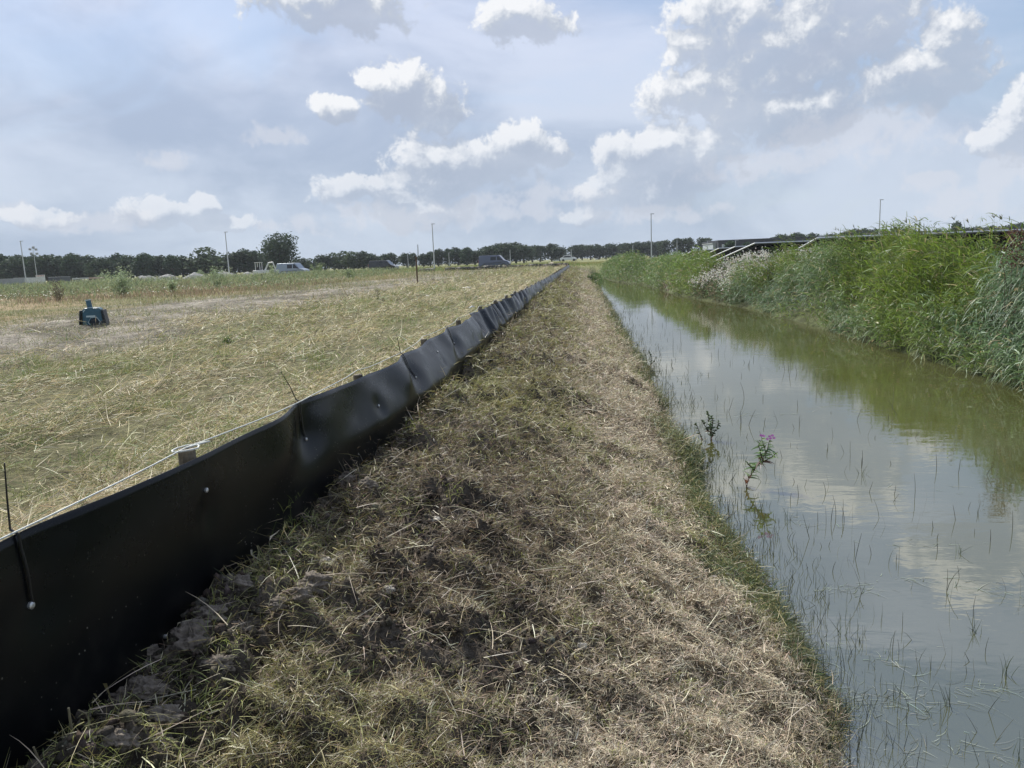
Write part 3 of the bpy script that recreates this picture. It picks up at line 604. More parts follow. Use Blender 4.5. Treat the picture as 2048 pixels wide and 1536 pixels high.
POST = [y_ for y_ in np.arange(.75, FY1, 2.0)]; TIE = [y_ for y_ in np.arange(1.78, 60, 2.0)]
POST = np.array([.7, 2.50, 4.6, 6.65, 8.6] + list(np.arange(10.5, FY1, 1.9))); TIE = np.array([1.65, 3.58, 5.62, 7.65, 9.6] + list(np.arange(11.5, 40, 1.9)))
def ztop(y):
    y = np.asarray(y, float)
    w = .005 * np.sin(y * 1.3) + .002 * np.sin(y * 3.1 + 1)
    for q in TIE: w = w + .006 * np.exp(-((y - q) / .28) ** 2)
    late = sst(y, 8.0, 12); w = w + .012 * sst(y, 3.0, 5) * np.cos((y - 3.58) * np.pi * 2 / 1.95)
    for q in POST[2:9]: w = w + .020 * np.exp(-((y - q) / .22) ** 2) * sst(q, 3, 6)
    for q in POST: w = w - .02 * late * np.exp(-((y - q - .95) / .5) ** 2)
    return np.interp(y, [-2, 1.6, 2.5, 3.6, 5.6, 7.6, 10.7, 20, 34, 96], [1.70, 1.682, 1.662, 1.652, 1.612, 1.64, 1.66, 1.60, 1.55, 1.55]) + w - .008
def xfilm(y, v):
    """v 0 bottom .. 1 top"""
    y = np.asarray(y, float); v = np.asarray(v, float)
    x = XF + .006 * np.sin(y * .9 + v * 1.2) * (.4 + .6 * v) + .007 * (fbm(y * 1.7, v * 2.2, 200, 3) - .5) * 2 + .030 * sst(y, 2.6, 4.5) * (fbm(y * 1.1, v * 1.6 + y * .5, 207, 3) - .5) * 2 + .045 * sst(y, 2.8, 4) * sum(np.exp(-((y - q - (v - 1) * .5) / (.10 + .30 * (1 - v))) ** 2) * sst(v, .35, .8) * (1 - sst(v, .8, 1)) * -1 for q in TIE[1:5])
    for q in TIE:
        g_ = np.exp(-((y - q) / .34) ** 2); x = x - .034 * g_ * sst(v, .78, 1.0) ** 1.3 - .030 * np.exp(-((y - q) / .16) ** 2 - ((v - .78) / .13) ** 2)
        x = x + .022 * np.exp(-((y - q + .35) / .22) ** 2) * sst(v, .55, .8)
    for q in POST[:6]: x = x - .016 * np.exp(-((y - q) / .07) ** 2 - ((v - .72) / .09) ** 2) + .006 * np.exp(-((y - q) / .22) ** 2) * v
    x = x + (.40 * (1 - np.clip(v, .60, 1)) - .10 * np.clip(.60 - v, 0, 1)) * sst(y, 2.8, 5.5) * (1 - .35 * sst(y, 12, 20)) + .02 * np.sin(y * 2.1 + 3 * v) * sst(y, 2.8, 5) * sst(v, .3, .8)
    # slack pleated stretch about eleven to nineteen metres away and light pleats beyond
    a = sst(y, 9.6, 10.6) * (1 - sst(y, 17, 20)); bq = sst(y, 17, 20)
    ph = y + .5 * (v - .5) * np.sin(y * 1.1)
    pl = np.abs(np.sin(ph * 3.6 + 2.2 * fbm(y * .8, v * .5, 204, 2))) ** .7 - .6
    x = x + a * .095 * pl * (.35 + .65 * v) + a * .02 * np.sin(ph * 13) * sst(v, .3, 1)
    x = x + bq * (.020 * np.sin(y * 3.3 + 1.2 * np.sin(y * .7)) + .05 * (fbm(y * 1.3, v * .4, 209, 3) - .5)) * (.4 + .6 * v)
    x = x + .05 * np.exp(-((y - 10.35) / .12) ** 2) * sst(v, .1, .6)
    return x
fy = np.concatenate([[-3, -1.5, -.5], growth(0, .02, .006, FY1)]); fy = fy[fy < FY1]; fv = np.linspace(0, 1, 30)
YF, VF = np.meshgrid(fy, fv); XFm = xfilm(YF, VF); ZB = .90; ZF = ZB + VF * (ztop(YF) - ZB)
nf, mf = YF.shape; idx = np.arange(nf * mf).reshape(nf, mf); Fq = np.stack([idx[:-1, :-1], idx[:-1, 1:], idx[1:, 1:], idx[1:, :-1]], -1).reshape(-1, 4)
fence = empty('screen_fence', (XF, 0, 1.0)); tag(fence, 'long black plastic wildlife screen running along the ditch bank from the foreground', 'fence')
o = mesh_np('film', np.stack([XFm - XF, YF, ZF - 1.0], -1).reshape(-1, 3), Fq, M_film, fence, None, True)
for nd_ in t.nodes:
    pass
sol = o.modifiers.new('thick', 'SOLIDIFY'); sol.thickness = .003
sp.id_data  # object space starts one metre up: shift the dirt heights to match
mp = nd('ShaderNodeVectorMath', t, operation='ADD'); t.links.new(ob, mp.inputs[0]); mp.inputs[1].default_value = (0, 0, 1.0); t.links.new(mp.outputs[0], sp.inputs[0])
def fp(y, v, off=0):
    z = ZB + v * (float(ztop(y)) - ZB); return Vector((float(xfilm(y, v)) + off - XF, y, z - 1.0))
for i, py in enumerate(POST[1:48] if len(POST) > 48 else POST[1:]):
    far_ = py > 9.5; hz = float(ztop(py)) + (.026 if i == 0 else (.004 if not far_ else .02)) - 1.0
    rr = .030; xo = -.055 if not far_ else -.05
    m = MB().tube([(xo, py, -.3), (xo + .003, py, hz - .012), (xo + .003, py, hz - .004), (xo + .003, py, hz)], [rr, rr * 1.02, rr, rr * .86], 10)
    m.build('post', M_wood, fence)
# cord over the post tops, dipping to the film at the ties
pts = []
for a_, b__ in zip(POST[:-1], POST[1:]):
    if a_ > 40: break
    tmid = TIE[np.argmin(abs(TIE - (a_ + b__) / 2))]
    for q in np.linspace(a_, b__, 9)[:-1]:
        w_ = 1 - abs(q - tmid) / max(tmid - a_, b__ - tmid); w_ = max(0, min(1, w_))
        zt = float(ztop(q)); pts.append((-.055 + .028 * w_, q, (zt + .030) * (1 - w_) + (zt + .006) * w_ - 1.0))
MB().tube(pts, .0025, 6).build('cord', M_cord, fence)
kn = MB()
for q in (2.50,):
    kn.tube([(-.055 + .045 * math.cos(k_ * .7), q + .05 * math.sin(k_ * .7), float(ztop(q)) + .027 + .003 * math.sin(k_) - 1.0) for k_ in range(10)], .0034, 6)
    kn.tube([(-.055, q, float(ztop(q)) + .03 - 1), (-.02, q + .07, float(ztop(q)) + .032 - 1), (-.03, q + .13, float(ztop(q)) + .022 - 1), (-.05, q + .06, float(ztop(q)) + .03 - 1)], .0034, 6)
kn.build('cord_knot', M_cord, fence)
for i, q in enumerate(TIE[:18]):
    v0 = .76; a_ = fp(q + .004, v0, .006); pts = [fp(q + .004 - .02 * (v - v0), v, .006) for v in np.linspace(v0, 1.0, 7)]
    tp = pts[-1] + Vector((-.02, 0, .012)); pts.append(tp)
    m = MB().tube(pts, .0035, 6)
    if i < 3:
        ln = (.17, .15, .14)[i]; dx = (.012, -.045, -.015)[i]; dy = (.0, -.05, -.02)[i]
        m.tube([tp, tp + Vector((dx * .35, dy * .4, ln * .45)), tp + Vector((dx, dy, ln))], [.0026, .0022, .0016], 6)
    m.build('cable_tie', M_tie, fence)
def screw(y, v, r=.010):
    c_ = fp(y, v, .004); MB().tube([c_ + Vector((-.004, 0, 0)), c_ + Vector((.003, 0, 0)), c_ + Vector((.006, 0, 0))], [r, r, r * .5], 10).build('screw', M_zinc, fence)
for y_, v_, r_ in ((1.65, .76, .010), (2.50, .83, .009), (3.58, .74, .009), (4.60, .72, .009), (5.62, .75, .008), (6.65, .84, .008), (6.0, .42, .008), (7.65, .78, .008), (8.6, .82, .008), (8.0, .36, .008), (2.15, .32, .007)):
    screw(y_, v_, r_)

# the far run, turning left across the field
M_filmD = mat('dark_film', (.012, .013, .015), .5)
def far_run(p0, p1, hgt, label, nposts):
    d = (Vector(p1) - Vector(p0)); L__ = d.length; r = empty('screen_fence', (*p0[:2], 0), math.atan2(d.y, d.x)); tag(r, label, 'fence')
    nseg = 120; V = []; Fs = []
    for i in range(nseg + 1):
        s_ = i / nseg * L__; wx = p0[0] + d.x * i / nseg; wy = p0[1] + d.y * i / nseg; zg = float(terrain(np.array([wx]), np.array([wy]))[0])
        off = .05 * math.sin(s_ * 3.1) + .03 * math.sin(s_ * 7); V += [(s_, off, zg - .15), (s_, off * .5, zg + hgt + .02 * math.sin(s_ * 1.9))]
    for i in range(nseg): Fs.append((2 * i, 2 * i + 2, 2 * i + 3, 2 * i + 1))
    f_ = mesh_np('film', np.array(V), np.array(Fs), M_filmD, r, None, True); so_ = f_.modifiers.new('thick', 'SOLIDIFY'); so_.thickness = .01
    for k in range(nposts):
        s_ = (k + .5) / nposts * L__; wx = p0[0] + d.x * (k + .5) / nposts; wy = p0[1] + d.y * (k + .5) / nposts; zg = float(terrain(np.array([wx]), np.array([wy]))[0])
        MB().tube([(s_, -.09, zg - .2), (s_, -.09, zg + hgt + .05)], .035, 8).build('post', M_wood, r)
    return r
pA = at(1141, 527, y=95.0); pB = at(890, 533, y=99.0); pC = at(873, 533, y=99.5); pD = at(838, 534, y=100.5)
far_run((XF, 95.0), (pB.x, 99.0), .48, 'low black screen crossing the far side of the field below the dark blue van', 9)
far_run((pC.x - .2, 99.5), (pD.x, 100.5), .44, 'short black screen piece left of the gap in the far screen', 2)

# ------------------------------------------------------------------ trees
def crown_mesh(name, w, h, z0, lobes, nleaf, size, c0, c1, seed):
    rg = np.random.default_rng(seed); cs = []
    for i in range(lobes):
        a = rg.uniform(0, 6.28); r = rg.uniform(.0, .62) * w / 2; zz = z0 + h * rg.uniform(.25, .8)
        k_ = 1 - .55 * abs((zz - z0) / h - .45); cs.append((r * math.cos(a) * k_, r * math.sin(a) * k_, zz, rg.uniform(.20, .34) * w, rg.uniform(.16, .26) * h))
    cs.append((0, 0, z0 + h * .46, w * .42, h * .42)); cs.append((0, 0, z0 + h * .22, w * .36, h * .22)); cs = np.array(cs)
    q = rg.integers(0, len(cs), nleaf); d = rg.normal(0, 1, (nleaf, 3)); d /= np.linalg.norm(d, axis=1)[:, None]
    rad = rg.uniform(.55, 1.08, nleaf); p = cs[q, :3] + d * rad[:, None] * np.stack([cs[q, 3], cs[q, 3], cs[q, 4]], -1)
    lob = rg.random(len(cs))[q]; base = mixc(c0, c1, np.clip(lob * .6 + rg.random(nleaf) * .4, 0, 1))
    u = rg.normal(0, 1, (nleaf, 3)); u /= np.linalg.norm(u, axis=1)[:, None]; w_ = np.cross(u, rg.normal(0, 1, (nleaf, 3))); w_ /= np.linalg.norm(w_, axis=1)[:, None]
    s_ = (size * rg.uniform(.6, 1.3, nleaf))[:, None]
    V = np.stack([p - u * s_, p - w_ * s_ * .6, p + u * s_, p + w_ * s_ * .6], 1).reshape(-1, 3); Fq = np.arange(nleaf * 4).reshape(-1, 4)
    return V, Fq, np.repeat(base, 4, 0)
def make_tree(w, h, trunk_h, lobes, nleaf, size, c0, c1, seed):
    rg = random.Random(seed); r = empty('tree')
    m = MB(); tr = .035 * h
    m.tube([(0, 0, -.3), (0, 0, trunk_h * .5), (.05 * w * rg.uniform(-1, 1), 0, trunk_h), (0, .03 * w, trunk_h + (h - trunk_h) * .5)], [tr, tr * .8, tr * .65, tr * .25], 7)
    for k in range(6):
        a = rg.uniform(0, 6.28); z = trunk_h * rg.uniform(.85, 1.2); rr = rg.uniform(.2, .38) * w
        m.tube([(0, 0, z), (rr * .5 * math.cos(a), rr * .5 * math.sin(a), z + .22 * h), (rr * math.cos(a), rr * math.sin(a), z + .38 * h)], [tr * .45, tr * .3, tr * .1], 5)
    m.build('trunk', M_bark, r)
    V, Fq, C = crown_mesh('crown', w, h - trunk_h * .3, trunk_h * .3, lobes, nleaf, size, c0, c1, seed); mesh_np('crown', V, Fq, M_leaf, r, C)
    return r
GA, GB = (.030, .052, .030), (.062, .092, .045)
protos = [make_tree(6.2, 8, 1.6, 9, 1900, .30, GA, GB, 1), make_tree(5.6, 8, 1.5, 8, 1800, .30, GA, GB, 2), make_tree(6.8, 8, 1.7, 11, 2000, .31, GA, (.07, .10, .05), 3),
          make_tree(5.4, 8, 1.9, 7, 1300, .32, GA, GB, 4), make_tree(4.6, 8, 1.4, 8, 1500, .30, GA, (.06, .10, .05), 5), make_tree(7.2, 8, 1.6, 10, 1700, .34, (.05, .08, .035), (.10, .13, .06), 6)]
used = set()
HOR = lambda px: 516 - (px - 1160) * .0402
def place_tree(px, top, D, kinds, label, group, wscale=1.0, rnd=random):
    k = rnd.choice(kinds); pr = protos[k]
    p = at(px, HOR(px), y=D); zg = 1.1; zt = at(px, top - 5, y=D).z; s_ = (zt - zg) / 8.0
    if k in used: o = copy_tree(pr)
    else: o = pr; used.add(k)
    o.location = (p.x, D, zg); o.rotation_euler = (0, 0, rnd.uniform(0, 6.28)); o.scale = (s_ * wscale * rnd.uniform(1.35, 1.75), s_ * wscale * rnd.uniform(1.35, 1.75), s_)
    tag(o, label, 'tree', group); return o
rt = random.Random(5)
def row(x0, x1, step, D, tops, kinds, label, group, ws=1.0, jit=3):
    xs_ = np.arange(x0, x1, step)
    for px in xs_:
        t_ = float(np.interp(px, [a_[0] for a_ in tops], [a_[1] for a_ in tops])) + rt.uniform(-jit, jit)
        place_tree(px + rt.uniform(-step * .2, step * .2), t_, D + rt.uniform(-6, 6), kinds, label, group, ws, rt)
row(-30, 375, 21, 225, [(-30, 508), (400, 511)], [0, 1, 2, 4], 'dark green tree of the even row along the far left horizon', 'trees in the far left row', .95, 2.5)
row(-20, 520, 30, 262, [(-20, 515), (520, 516)], [0, 1, 2], 'dark green tree filling in behind the far left row', 'trees behind the far left row', 1.1, 2)
place_tree(412, 495, 232, [5], 'broad paler green tree left of the lamp post and the tall lone tree', 'trees left of the tall tree', 1.15, rt)
for px, tp in ((470, 504), (492, 497), (512, 502), (535, 508), (556, 512)): place_tree(px, tp, 236, [0, 2], 'mid green tree in the clump under the tall lone tree', 'trees left of the tall tree', 1.0, rt)
for px, tp in ((606, 519), (622, 519), (636, 521), (590, 522)): place_tree(px, tp, 300, [5, 4], 'small pale green tree in the low gap right of the tall tree', 'small trees in the gap', 1.0, rt)
row(652, 800, 19, 255, [(652, 509), (690, 503), (740, 505), (800, 506)], [0, 1, 2, 5], 'dark round-crowned tree in the clump behind the black van', 'trees behind the black van', 1.0, 2)
row(812, 960, 17, 285, [(812, 506), (840, 514), (872, 502), (900, 500), (930, 498), (960, 500)], [0, 1, 4], 'dark tree of the row left of the dark blue van', 'trees left of the dark blue van', 1.0, 2)
row(972, 1050, 15, 290, [(970, 492), (1000, 488), (1025, 487), (1050, 492)], [0, 2, 1], 'taller dark tree in the clump right behind the dark blue van', 'trees behind the dark blue van', 1.0, 2)
row(1062, 1140, 20, 330, [(1060, 497), (1085, 494), (1110, 492), (1135, 495)], [3, 0], 'open-crowned tree with sky showing through, above the far screen corner', 'open trees above the screen corner', 1.0, 2)
row(1152, 1330, 15, 380, [(1150, 493), (1180, 490), (1245, 486), (1290, 487), (1330, 485)], [0, 1, 2], 'dark tree of the low row behind the far end of the ditch', 'trees behind the ditch end', 1.0, 2)
row(1332, 1440, 24, 330, [(1330, 484), (1345, 480), (1400, 480), (1440, 486)], [3, 0, 3], 'separate dark round tree left of the dark blue building', 'trees left of the building', 1.0, 2)
row(1560, 2090, 21, 330, [(1560, 471), (1640, 468), (1700, 463), (1800, 457), (1880, 458), (1990, 452), (2090, 446)], [0, 1, 2, 4], 'dark tree of the far row showing above the reeds and solar tables', 'trees above the reeds', 1.05, 3)
place_tree(1913, 444, 300, [4], 'slim taller tree standing above the row over the reeds', None, .6, rt)
for px, tp in ((1462, 484), (1493, 487)): place_tree(px, tp, 150, [4], 'small round tree standing before the dark blue building', 'small trees before the building', .9, rt)
# the tall lone tree
big = make_tree(13, 14, 1.5, 26, 5200, .34, GA, GB, 17); p = at(562, HOR(562), y=215); big.location = (p.x, 215, 1.2); zt = at(560, 461, y=215).z; s_ = (zt - 1.2) / 14; big.scale = (s_ * 1.22, s_ * 1.22, s_)
tag(big, 'tall lone broad-crowned tree rising well above the left tree line', 'tree')

# ------------------------------------------------------------------ bushes in the field
def bush(px, py, hpx, wpx, label, c0, c1, nst=26, seed=0, dead=False, cat='bush', name='bush'):
    rg = np.random.default_rng(seed); p = at(px, py, z=1.28); D = p.y; h = hpx * D / F; w = wpx * D / F
    r = empty(name, (p.x, p.y, float(terrain(np.array([p.x]), np.array([p.y]))[0]))); n = nst
    az = rg.uniform(0, 6.28, n); el_ = np.pi / 2 - np.abs(rg.normal(0, .42, n)) * min(1.6, w / h); L_ = h * rg.uniform(.6, 1.05, n)
    b0 = np.stack([rg.normal(0, .08 * w, n), rg.normal(0, .08 * w, n), np.full(n, -.02)], -1)
    V, Fq, C = blades(b0, az, el_, L_, (.010 + .003 * h) * (D / 40) ** .5, .05, np.tile((.10, .085, .05) if not dead else (.09, .06, .04), (n, 1)), segs=2, side=np.zeros(n))
    mesh_np('stems', V, Fq, M_leaf, r, C)
    k = 46 if not dead else 20; m = n * k; d = np.stack([np.cos(az) * np.cos(el_), np.sin(az) * np.cos(el_), np.sin(el_)], -1); tt = rg.uniform(.15, 1, m)
    q = np.repeat(b0, k, 0) + np.repeat(d * L_[:, None], k, 0) * tt[:, None] + rg.normal(0, .05 * h, (m, 3))
    V, Fq, C = blades(q, rg.uniform(0, 6.28, m), rg.normal(.5, .5, m), (.13 if not dead else .09) * (D / 40) ** .5, .036 * (D / 40) ** .6, .3, vary(mixc(c0, c1, rg.random(m)), .2))
    mesh_np('leaves', V, Fq, M_reed, r, C); tag(r, label, cat); return r
WG0, WG1 = (.20, .27, .13), (.42, .50, .31)
bush(248, 592, 66, 80, 'large pale green willow bush standing in the left field', WG0, WG1, 44, 1)
bush(118, 602, 48, 30, 'dark brown dead weed stalk beside the large willow bush', (.06, .04, .03), (.12, .08, .05), 22, 2, True, 'plant', 'dead_weed')
bush(345, 585, 30, 28, 'small willow bush right of the large one in the field', WG0, WG1, 14, 3)
bush(438, 576, 46, 52, 'mid-sized grey green willow bush below the lamp post left of the tall tree', WG0, WG1, 26, 4)
bush(545, 560, 30, 44, 'low green bush in front of the digger', WG0, WG1, 20, 5)
bush(640, 553, 30, 40, 'low green bush right of the silver van', WG0, (.2, .26, .1), 22, 6)
bush(205, 562, 20, 40, 'low pale bush behind the large willow, left', WG0, WG1, 18, 7)
bush(60, 566, 18, 50, 'low green bush below the white sign board', WG0, WG1, 18, 8)
bush(400, 556, 18, 50, 'low bush before the pale heaps', WG0, WG1, 20, 9)
bush(700, 556, 22, 30, 'small bush left of the brown stake', WG0, (.2, .26, .1), 16, 10)
bush(756, 606, 32, 10, 'single upright leafy weed on the mown strip', (.10, .10, .05), (.2, .2, .08), 5, 11, True, 'plant', 'weed')
bush(455, 686, 12, 40, 'low dark green leafy weed lying on the soil strip', GREEN * .7, GREEN * 1.4, 10, 12, False, 'plant', 'weed')
bush(1180, 540, 14, 34, 'green bush at the far end of the ditch', GREEN * .6, GREEN * 1.1, 20, 13)
# dark red dock among the near reeds
p = at(2030, 520, y=13.5); r = empty('dock_plant', (p.x, 13.5, 1.1)); rg = np.random.default_rng(3); m = 500
V, Fq, C = blades(np.stack([rg.normal(0, .10, m), rg.normal(0, .10, m), rg.uniform(.75, 1.38, m)], -1), rg.uniform(0, 6.28, m), rg.normal(.6, .5, m), .05, .022, .2, vary(mixc((.07, .028, .02), (.13, .06, .04), rg.random(m)), .2)); mesh_np('leaves', V, Fq, M_leaf, r, C)  # this leaves mesh is the dock's brown seed heads, not foliage
V, Fq, C = blades(np.stack([rg.normal(0, .06, 6), rg.normal(0, .06, 6), np.zeros(6)], -1), rg.uniform(0, 6.28, 6), 1.45, 1.3, .010, .03, np.tile((.08, .05, .03), (6, 1))); mesh_np('stems', V, Fq, M_leaf, r, C)
tag(r, 'dark red dock in seed among the reeds at the right edge', 'plant')

# tall pale weeds in drifts between the field and the site behind it
n = 100000; r_ = RNG.uniform(42, 108, n); th = RNG.uniform(R(6), R(44), n); x = -r_ * np.sin(th); y = r_ * np.cos(th)
c3 = fbm(x * .22, y * .22, 130, 4); kk = (RNG.random(n) < np.clip((c3 - .47) * 7, 0, 1) * sst(-x, 12, 26)) & (y < 92); x, y, c3 = x[kk], y[kk], c3[kk]; n = len(x)
vz = blades(np.stack([x, y, terrain(x, y) + RNG.uniform(0, .75, n) * sst(c3, .47, .6)], -1), RNG.uniform(0, 6.28, n), RNG.normal(.9, .45, n), RNG.uniform(.15, .4, n), .045, RNG.uniform(.0, .5, n), vary(mixc((.15, .20, .09), (.34, .38, .22), RNG.random(n)), .2))
V, Fq, C = vz; tag(mesh_np('tall_weeds', V, Fq, M_leaf, None, C), 'drifts of tall pale green weeds before the vans and rubble heaps', 'weeds', kind='stuff')
# ------------------------------------------------------------------ plants standing in the water
M_stem = mat('stem', (.06, .035, .025), .7); M_pet = mat('petal', (.62, .12, .58), .6, noise=.2, nscale=90)
def leafy(name, px, py, stems, label, leafc, brown_to, seed, broad=False):
    rg = random.Random(seed); p = at(px, py, z=0); r = empty(name, (p.x, p.y, 0)); sm = MB(); LV = []
    S = p.y / F * 1.03
    for (pts, leaves) in stems:
        P = [Vector((a_ * S, 0.0 + .01 * rg.uniform(-1, 1) + dy * S, b__ * S)) for a_, b__, dy in pts]
        sm.tube(P, [.0055 - .003 * k / len(P) for k in range(len(P))], 6)
        for k in range(leaves):
            t_ = k / leaves * (len(P) - 1); i = int(t_); q = P[i].lerp(P[min(i + 1, len(P) - 1)], t_ - i)
            LV.append((q, k / leaves))
    sm.build('stem', M_stem, r); n = len(LV); q = np.array([list(a_) for a_, _ in LV]); tt = np.array([b__ for _, b__ in LV])
    rgn = np.random.default_rng(seed); ln = rgn.uniform(.065, .105, n) * (.62 if broad else 1) * (1.1 - .5 * tt)
    col = np.where((tt < brown_to)[:, None], (.11, .05, .03), mixc(leafc[0], leafc[1], rgn.random(n)))
    V, Fq, C = blades(q, rgn.uniform(0, 6.28, n), rgn.normal(.45, .35, n), ln * 1.15, .021 if not broad else .032, .35, vary(col, .15), segs=3, tip=.1); mesh_np('leaves', V, Fq, M_reed, r, C)
    tag(r, label, 'plant'); return r, S
pr_, S = leafy('flowering_plant', 1492, 975, [([(0, 0, 0), (6, 22, 0), (22, 45, 0), (36, 62, 0), (44, 95, 3)], 46), ([(24, 47, 0), (30, 62, 2), (24, 84, 4), (32, 98, 4)], 26), ([(14, 36, 0), (2, 50, 2)], 9), ([(28, 50, 0), (48, 62, -2), (58, 72, -3)], 12), ([(30, 55, 0), (38, 70, 5), (34, 88, 6)], 22)],
               'leaning leafy plant with pink purple flowers growing out of the water', ((.10, .19, .06), (.20, .30, .11)), .22, 4)
for c_ in ((46, 98, 2), (40, 97, 2), (52, 99, 1), (49, 104, 1), (44, 102, 2), (28, 104, 3), (33, 103, 3)):
    m = MB()
    for k in range(5):
        a_ = k * 1.257 + c_[0]; cc = Vector((c_[0] * S, c_[2] * S, c_[1] * S)); pt_ = lambda q_, r_: cc + Vector((math.cos(q_) * r_, .25 * math.sin(q_ * 2) * r_, math.sin(q_) * r_ * .8))
        m.add([cc, pt_(a_ - .5, .012), pt_(a_, .019), pt_(a_ + .5, .012)], [(0, 1, 2, 3)])
    m.build('flower', M_pet, pr_)
leafy('leafy_plant', 1422, 880, [([(0, 0, 0), (-2, 30, 0), (-8, 58, 0)], 30), ([(-1, 8, 0), (12, 22, 0), (14, 40, 0)], 22), ([(-2, 15, 0), (-14, 32, 2), (-18, 40, 2)], 16), ([(0, 12, 0), (4, 34, 4), (2, 48, 4)], 20), ([(-16, 0, 4), (-26, 28, 4), (-32, 32, 4)], 10)],
      'dark leafy plant in the water without flowers, beyond the flowering one', ((.045, .075, .03), (.09, .13, .05)), .1, 9, True)
leafy('leafy_plant', 1300, 735, [([(0, 0, 0), (3, 18, 0), (-3, 34, 0)], 20), ([(0, 0, 0), (-12, 14, 0), (-16, 24, 0)], 14), ([(0, 4, 0), (10, 14, 3), (12, 22, 3)], 12)],
      'small dark water plant at the near edge further up the ditch', ((.045, .07, .035), (.08, .11, .05)), .1, 12, True)

# ------------------------------------------------------------------ stones, clods, sticks on the bank
M_stone = mat('pale_stone', (.42, .39, .34), .85, noise=.25, nscale=40, bump=.6, bscale=70)
def stone(px, py, wpx, label, rug=.28, flat=.6, m_=M_stone, name='stone', cat='stone', seed=0):
    lo = None
    d = ray(px, py); ts_ = .5 * 1.003 ** np.arange(1900); qz = CAMZ + d.z * ts_
    t_ = float(ts_[np.argmax(qz < terrain(d.x * ts_, d.y * ts_))]); q = Vector((0, 0, CAMZ)) + d * t_
    r_ = wpx * t_ / F / 2; import bmesh
    bm = bmesh.new(); bmesh.ops.create_icosphere(bm, subdivisions=3 if rug < .4 else 5, radius=1)
    c_ = np.array([list(v.co) for v in bm.verts]); k = 1 + rug * (fbm(c_[:, 0] * 1.4 + seed, c_[:, 1] * 1.4 + c_[:, 2] * 1.7, seed, 5) - .5) * 2
    if rug > .4: k = k + .5 * (fbm(c_[:, 0] * 4 + c_[:, 2] * 2, c_[:, 1] * 4 - c_[:, 2] * 3, seed + 5, 5, .65) - .5) * 2
    c_ = c_ * k[:, None] * np.array((r_, r_ * .8, r_ * flat))
    for v, q_ in zip(bm.verts, c_): v.co = q_
    me = bpy.data.meshes.new(name); bm.to_mesh(me); bm.free(); me.materials.append(m_)
    for pl in me.polygons: pl.use_smooth = True
    o = link(bpy.data.objects.new(name, me)); o.location = q + Vector((0, 0, r_ * .12)); tag(o, label, cat); return o
stone(645, 1124, 26, 'pale round stone in the green tuft beside the black screen', rug=.55, seed=1)
stone(778, 1180, 24, 'pale stone half buried in clippings below the round pale one', rug=.55, seed=2)
stone(1160, 1293, 22, 'off-white flat stone alone in the tan clippings', rug=.55, seed=3)
stone(868, 1040, 22, 'flat pale chip beside the bare clay patch', rug=.55, seed=4, flat=.35)
stone(992, 741, 18, 'small pale stone near the pleated part of the screen', rug=.55, seed=5)
M_clod = mat('clod', (.16, .138, .115), .95, noise=.35, nscale=25, bump=1.0, bscale=45)
ci = 0
for px, py, w_ in ((470, 1170, 46), (520, 1175, 40), (390, 1290, 90), (350, 1320, 60), (300, 1385, 60), (440, 1330, 50), (250, 1400, 50), (330, 1440, 60), (630, 1170, 60), (600, 1190, 40), (420, 1235, 50), (560, 1210, 36), (700, 965, 50), (735, 975, 40), (240, 1480, 60), (480, 1260, 40), (300, 1310, 40)):
    ci += 1; stone(px, py, w_, 'grey brown clay clod lying against the foot of the black screen', rug=.75, flat=.62, m_=M_clod, name='soil_clod', cat='clod', seed=20 + ci)['group'] = 'clods along the screen foot'
M_white = mat('white_paper', (.72, .72, .70), .7)
stone(917, 567, 9, 'small white scrap on the field left of the screen', flat=.4, m_=M_white, name='litter', cat='litter', seed=50)
stone(934, 577, 18, 'longer white scrap lying nearer than the small one', flat=.25, m_=M_white, name='litter', cat='litter', seed=51)
stone(855, 593, 8, 'white scrap farther left on the mown strip', flat=.5, m_=M_white, name='litter', cat='litter', seed=52)
stone(476, 677, 12, 'round white lump by the low dark green weed', flat=.7, m_=M_white, name='litter', cat='litter', seed=53)
M_blk = mat('black_rubber', (.01, .01, .01), .6)
stone(270, 718, 15, 'small black lump lying on the hay left field', flat=.55, m_=M_blk, name='rubber_scrap', cat='litter', seed=54)
# plastic shred hanging on the screen top
q = empty('plastic_shred', (XF - .02, 9.75, 1.72)); tag(q, 'white plastic shred caught on the screen top before the pleats', 'litter')
MB().tube([(-.06, -.08, -.005), (-.03, -.02, .012), (.0, .05, .004)], [.004, .013, .003], 7).build('shred', M_white, q)
# broken stalks at the lower left
M_twig = mat('twig', (.30, .26, .16), .8, noise=.2, nscale=60)
def twig(pts, r, label):
    P = [at(a_, b__, x=XF + c_) for a_, b__, c_ in pts]; q = empty('plant_stalk', P[0]); tag(q, label, 'stalk', 'broken stalks at the lower left')
    MB().tube([p_ - P[0] for p_ in P], [r * (1 - .5 * k / len(P)) for k in range(len(P))], 7).build('stalk', M_twig, q)
twig([(185, 1545, .10), (150, 1500, .11), (140, 1440, .13), (137, 1416, .14)], .0042, 'upright pale stalk with a forked tip before the black screen')
twig([(200, 1470, .12), (180, 1450, .12), (172, 1428, .12), (157, 1420, .12)], .0030, 'thin hooked stalk bending left of the clods before the screen')
twig([(95, 1550, .10), (76, 1516, .10), (67, 1494, .10)], .0034, 'short bent stalk at the bottom left corner')
twig([(135, 1560, .12), (126, 1505, .12)], .0050, 'thick cut stub at the bottom left beside the bent stalks')

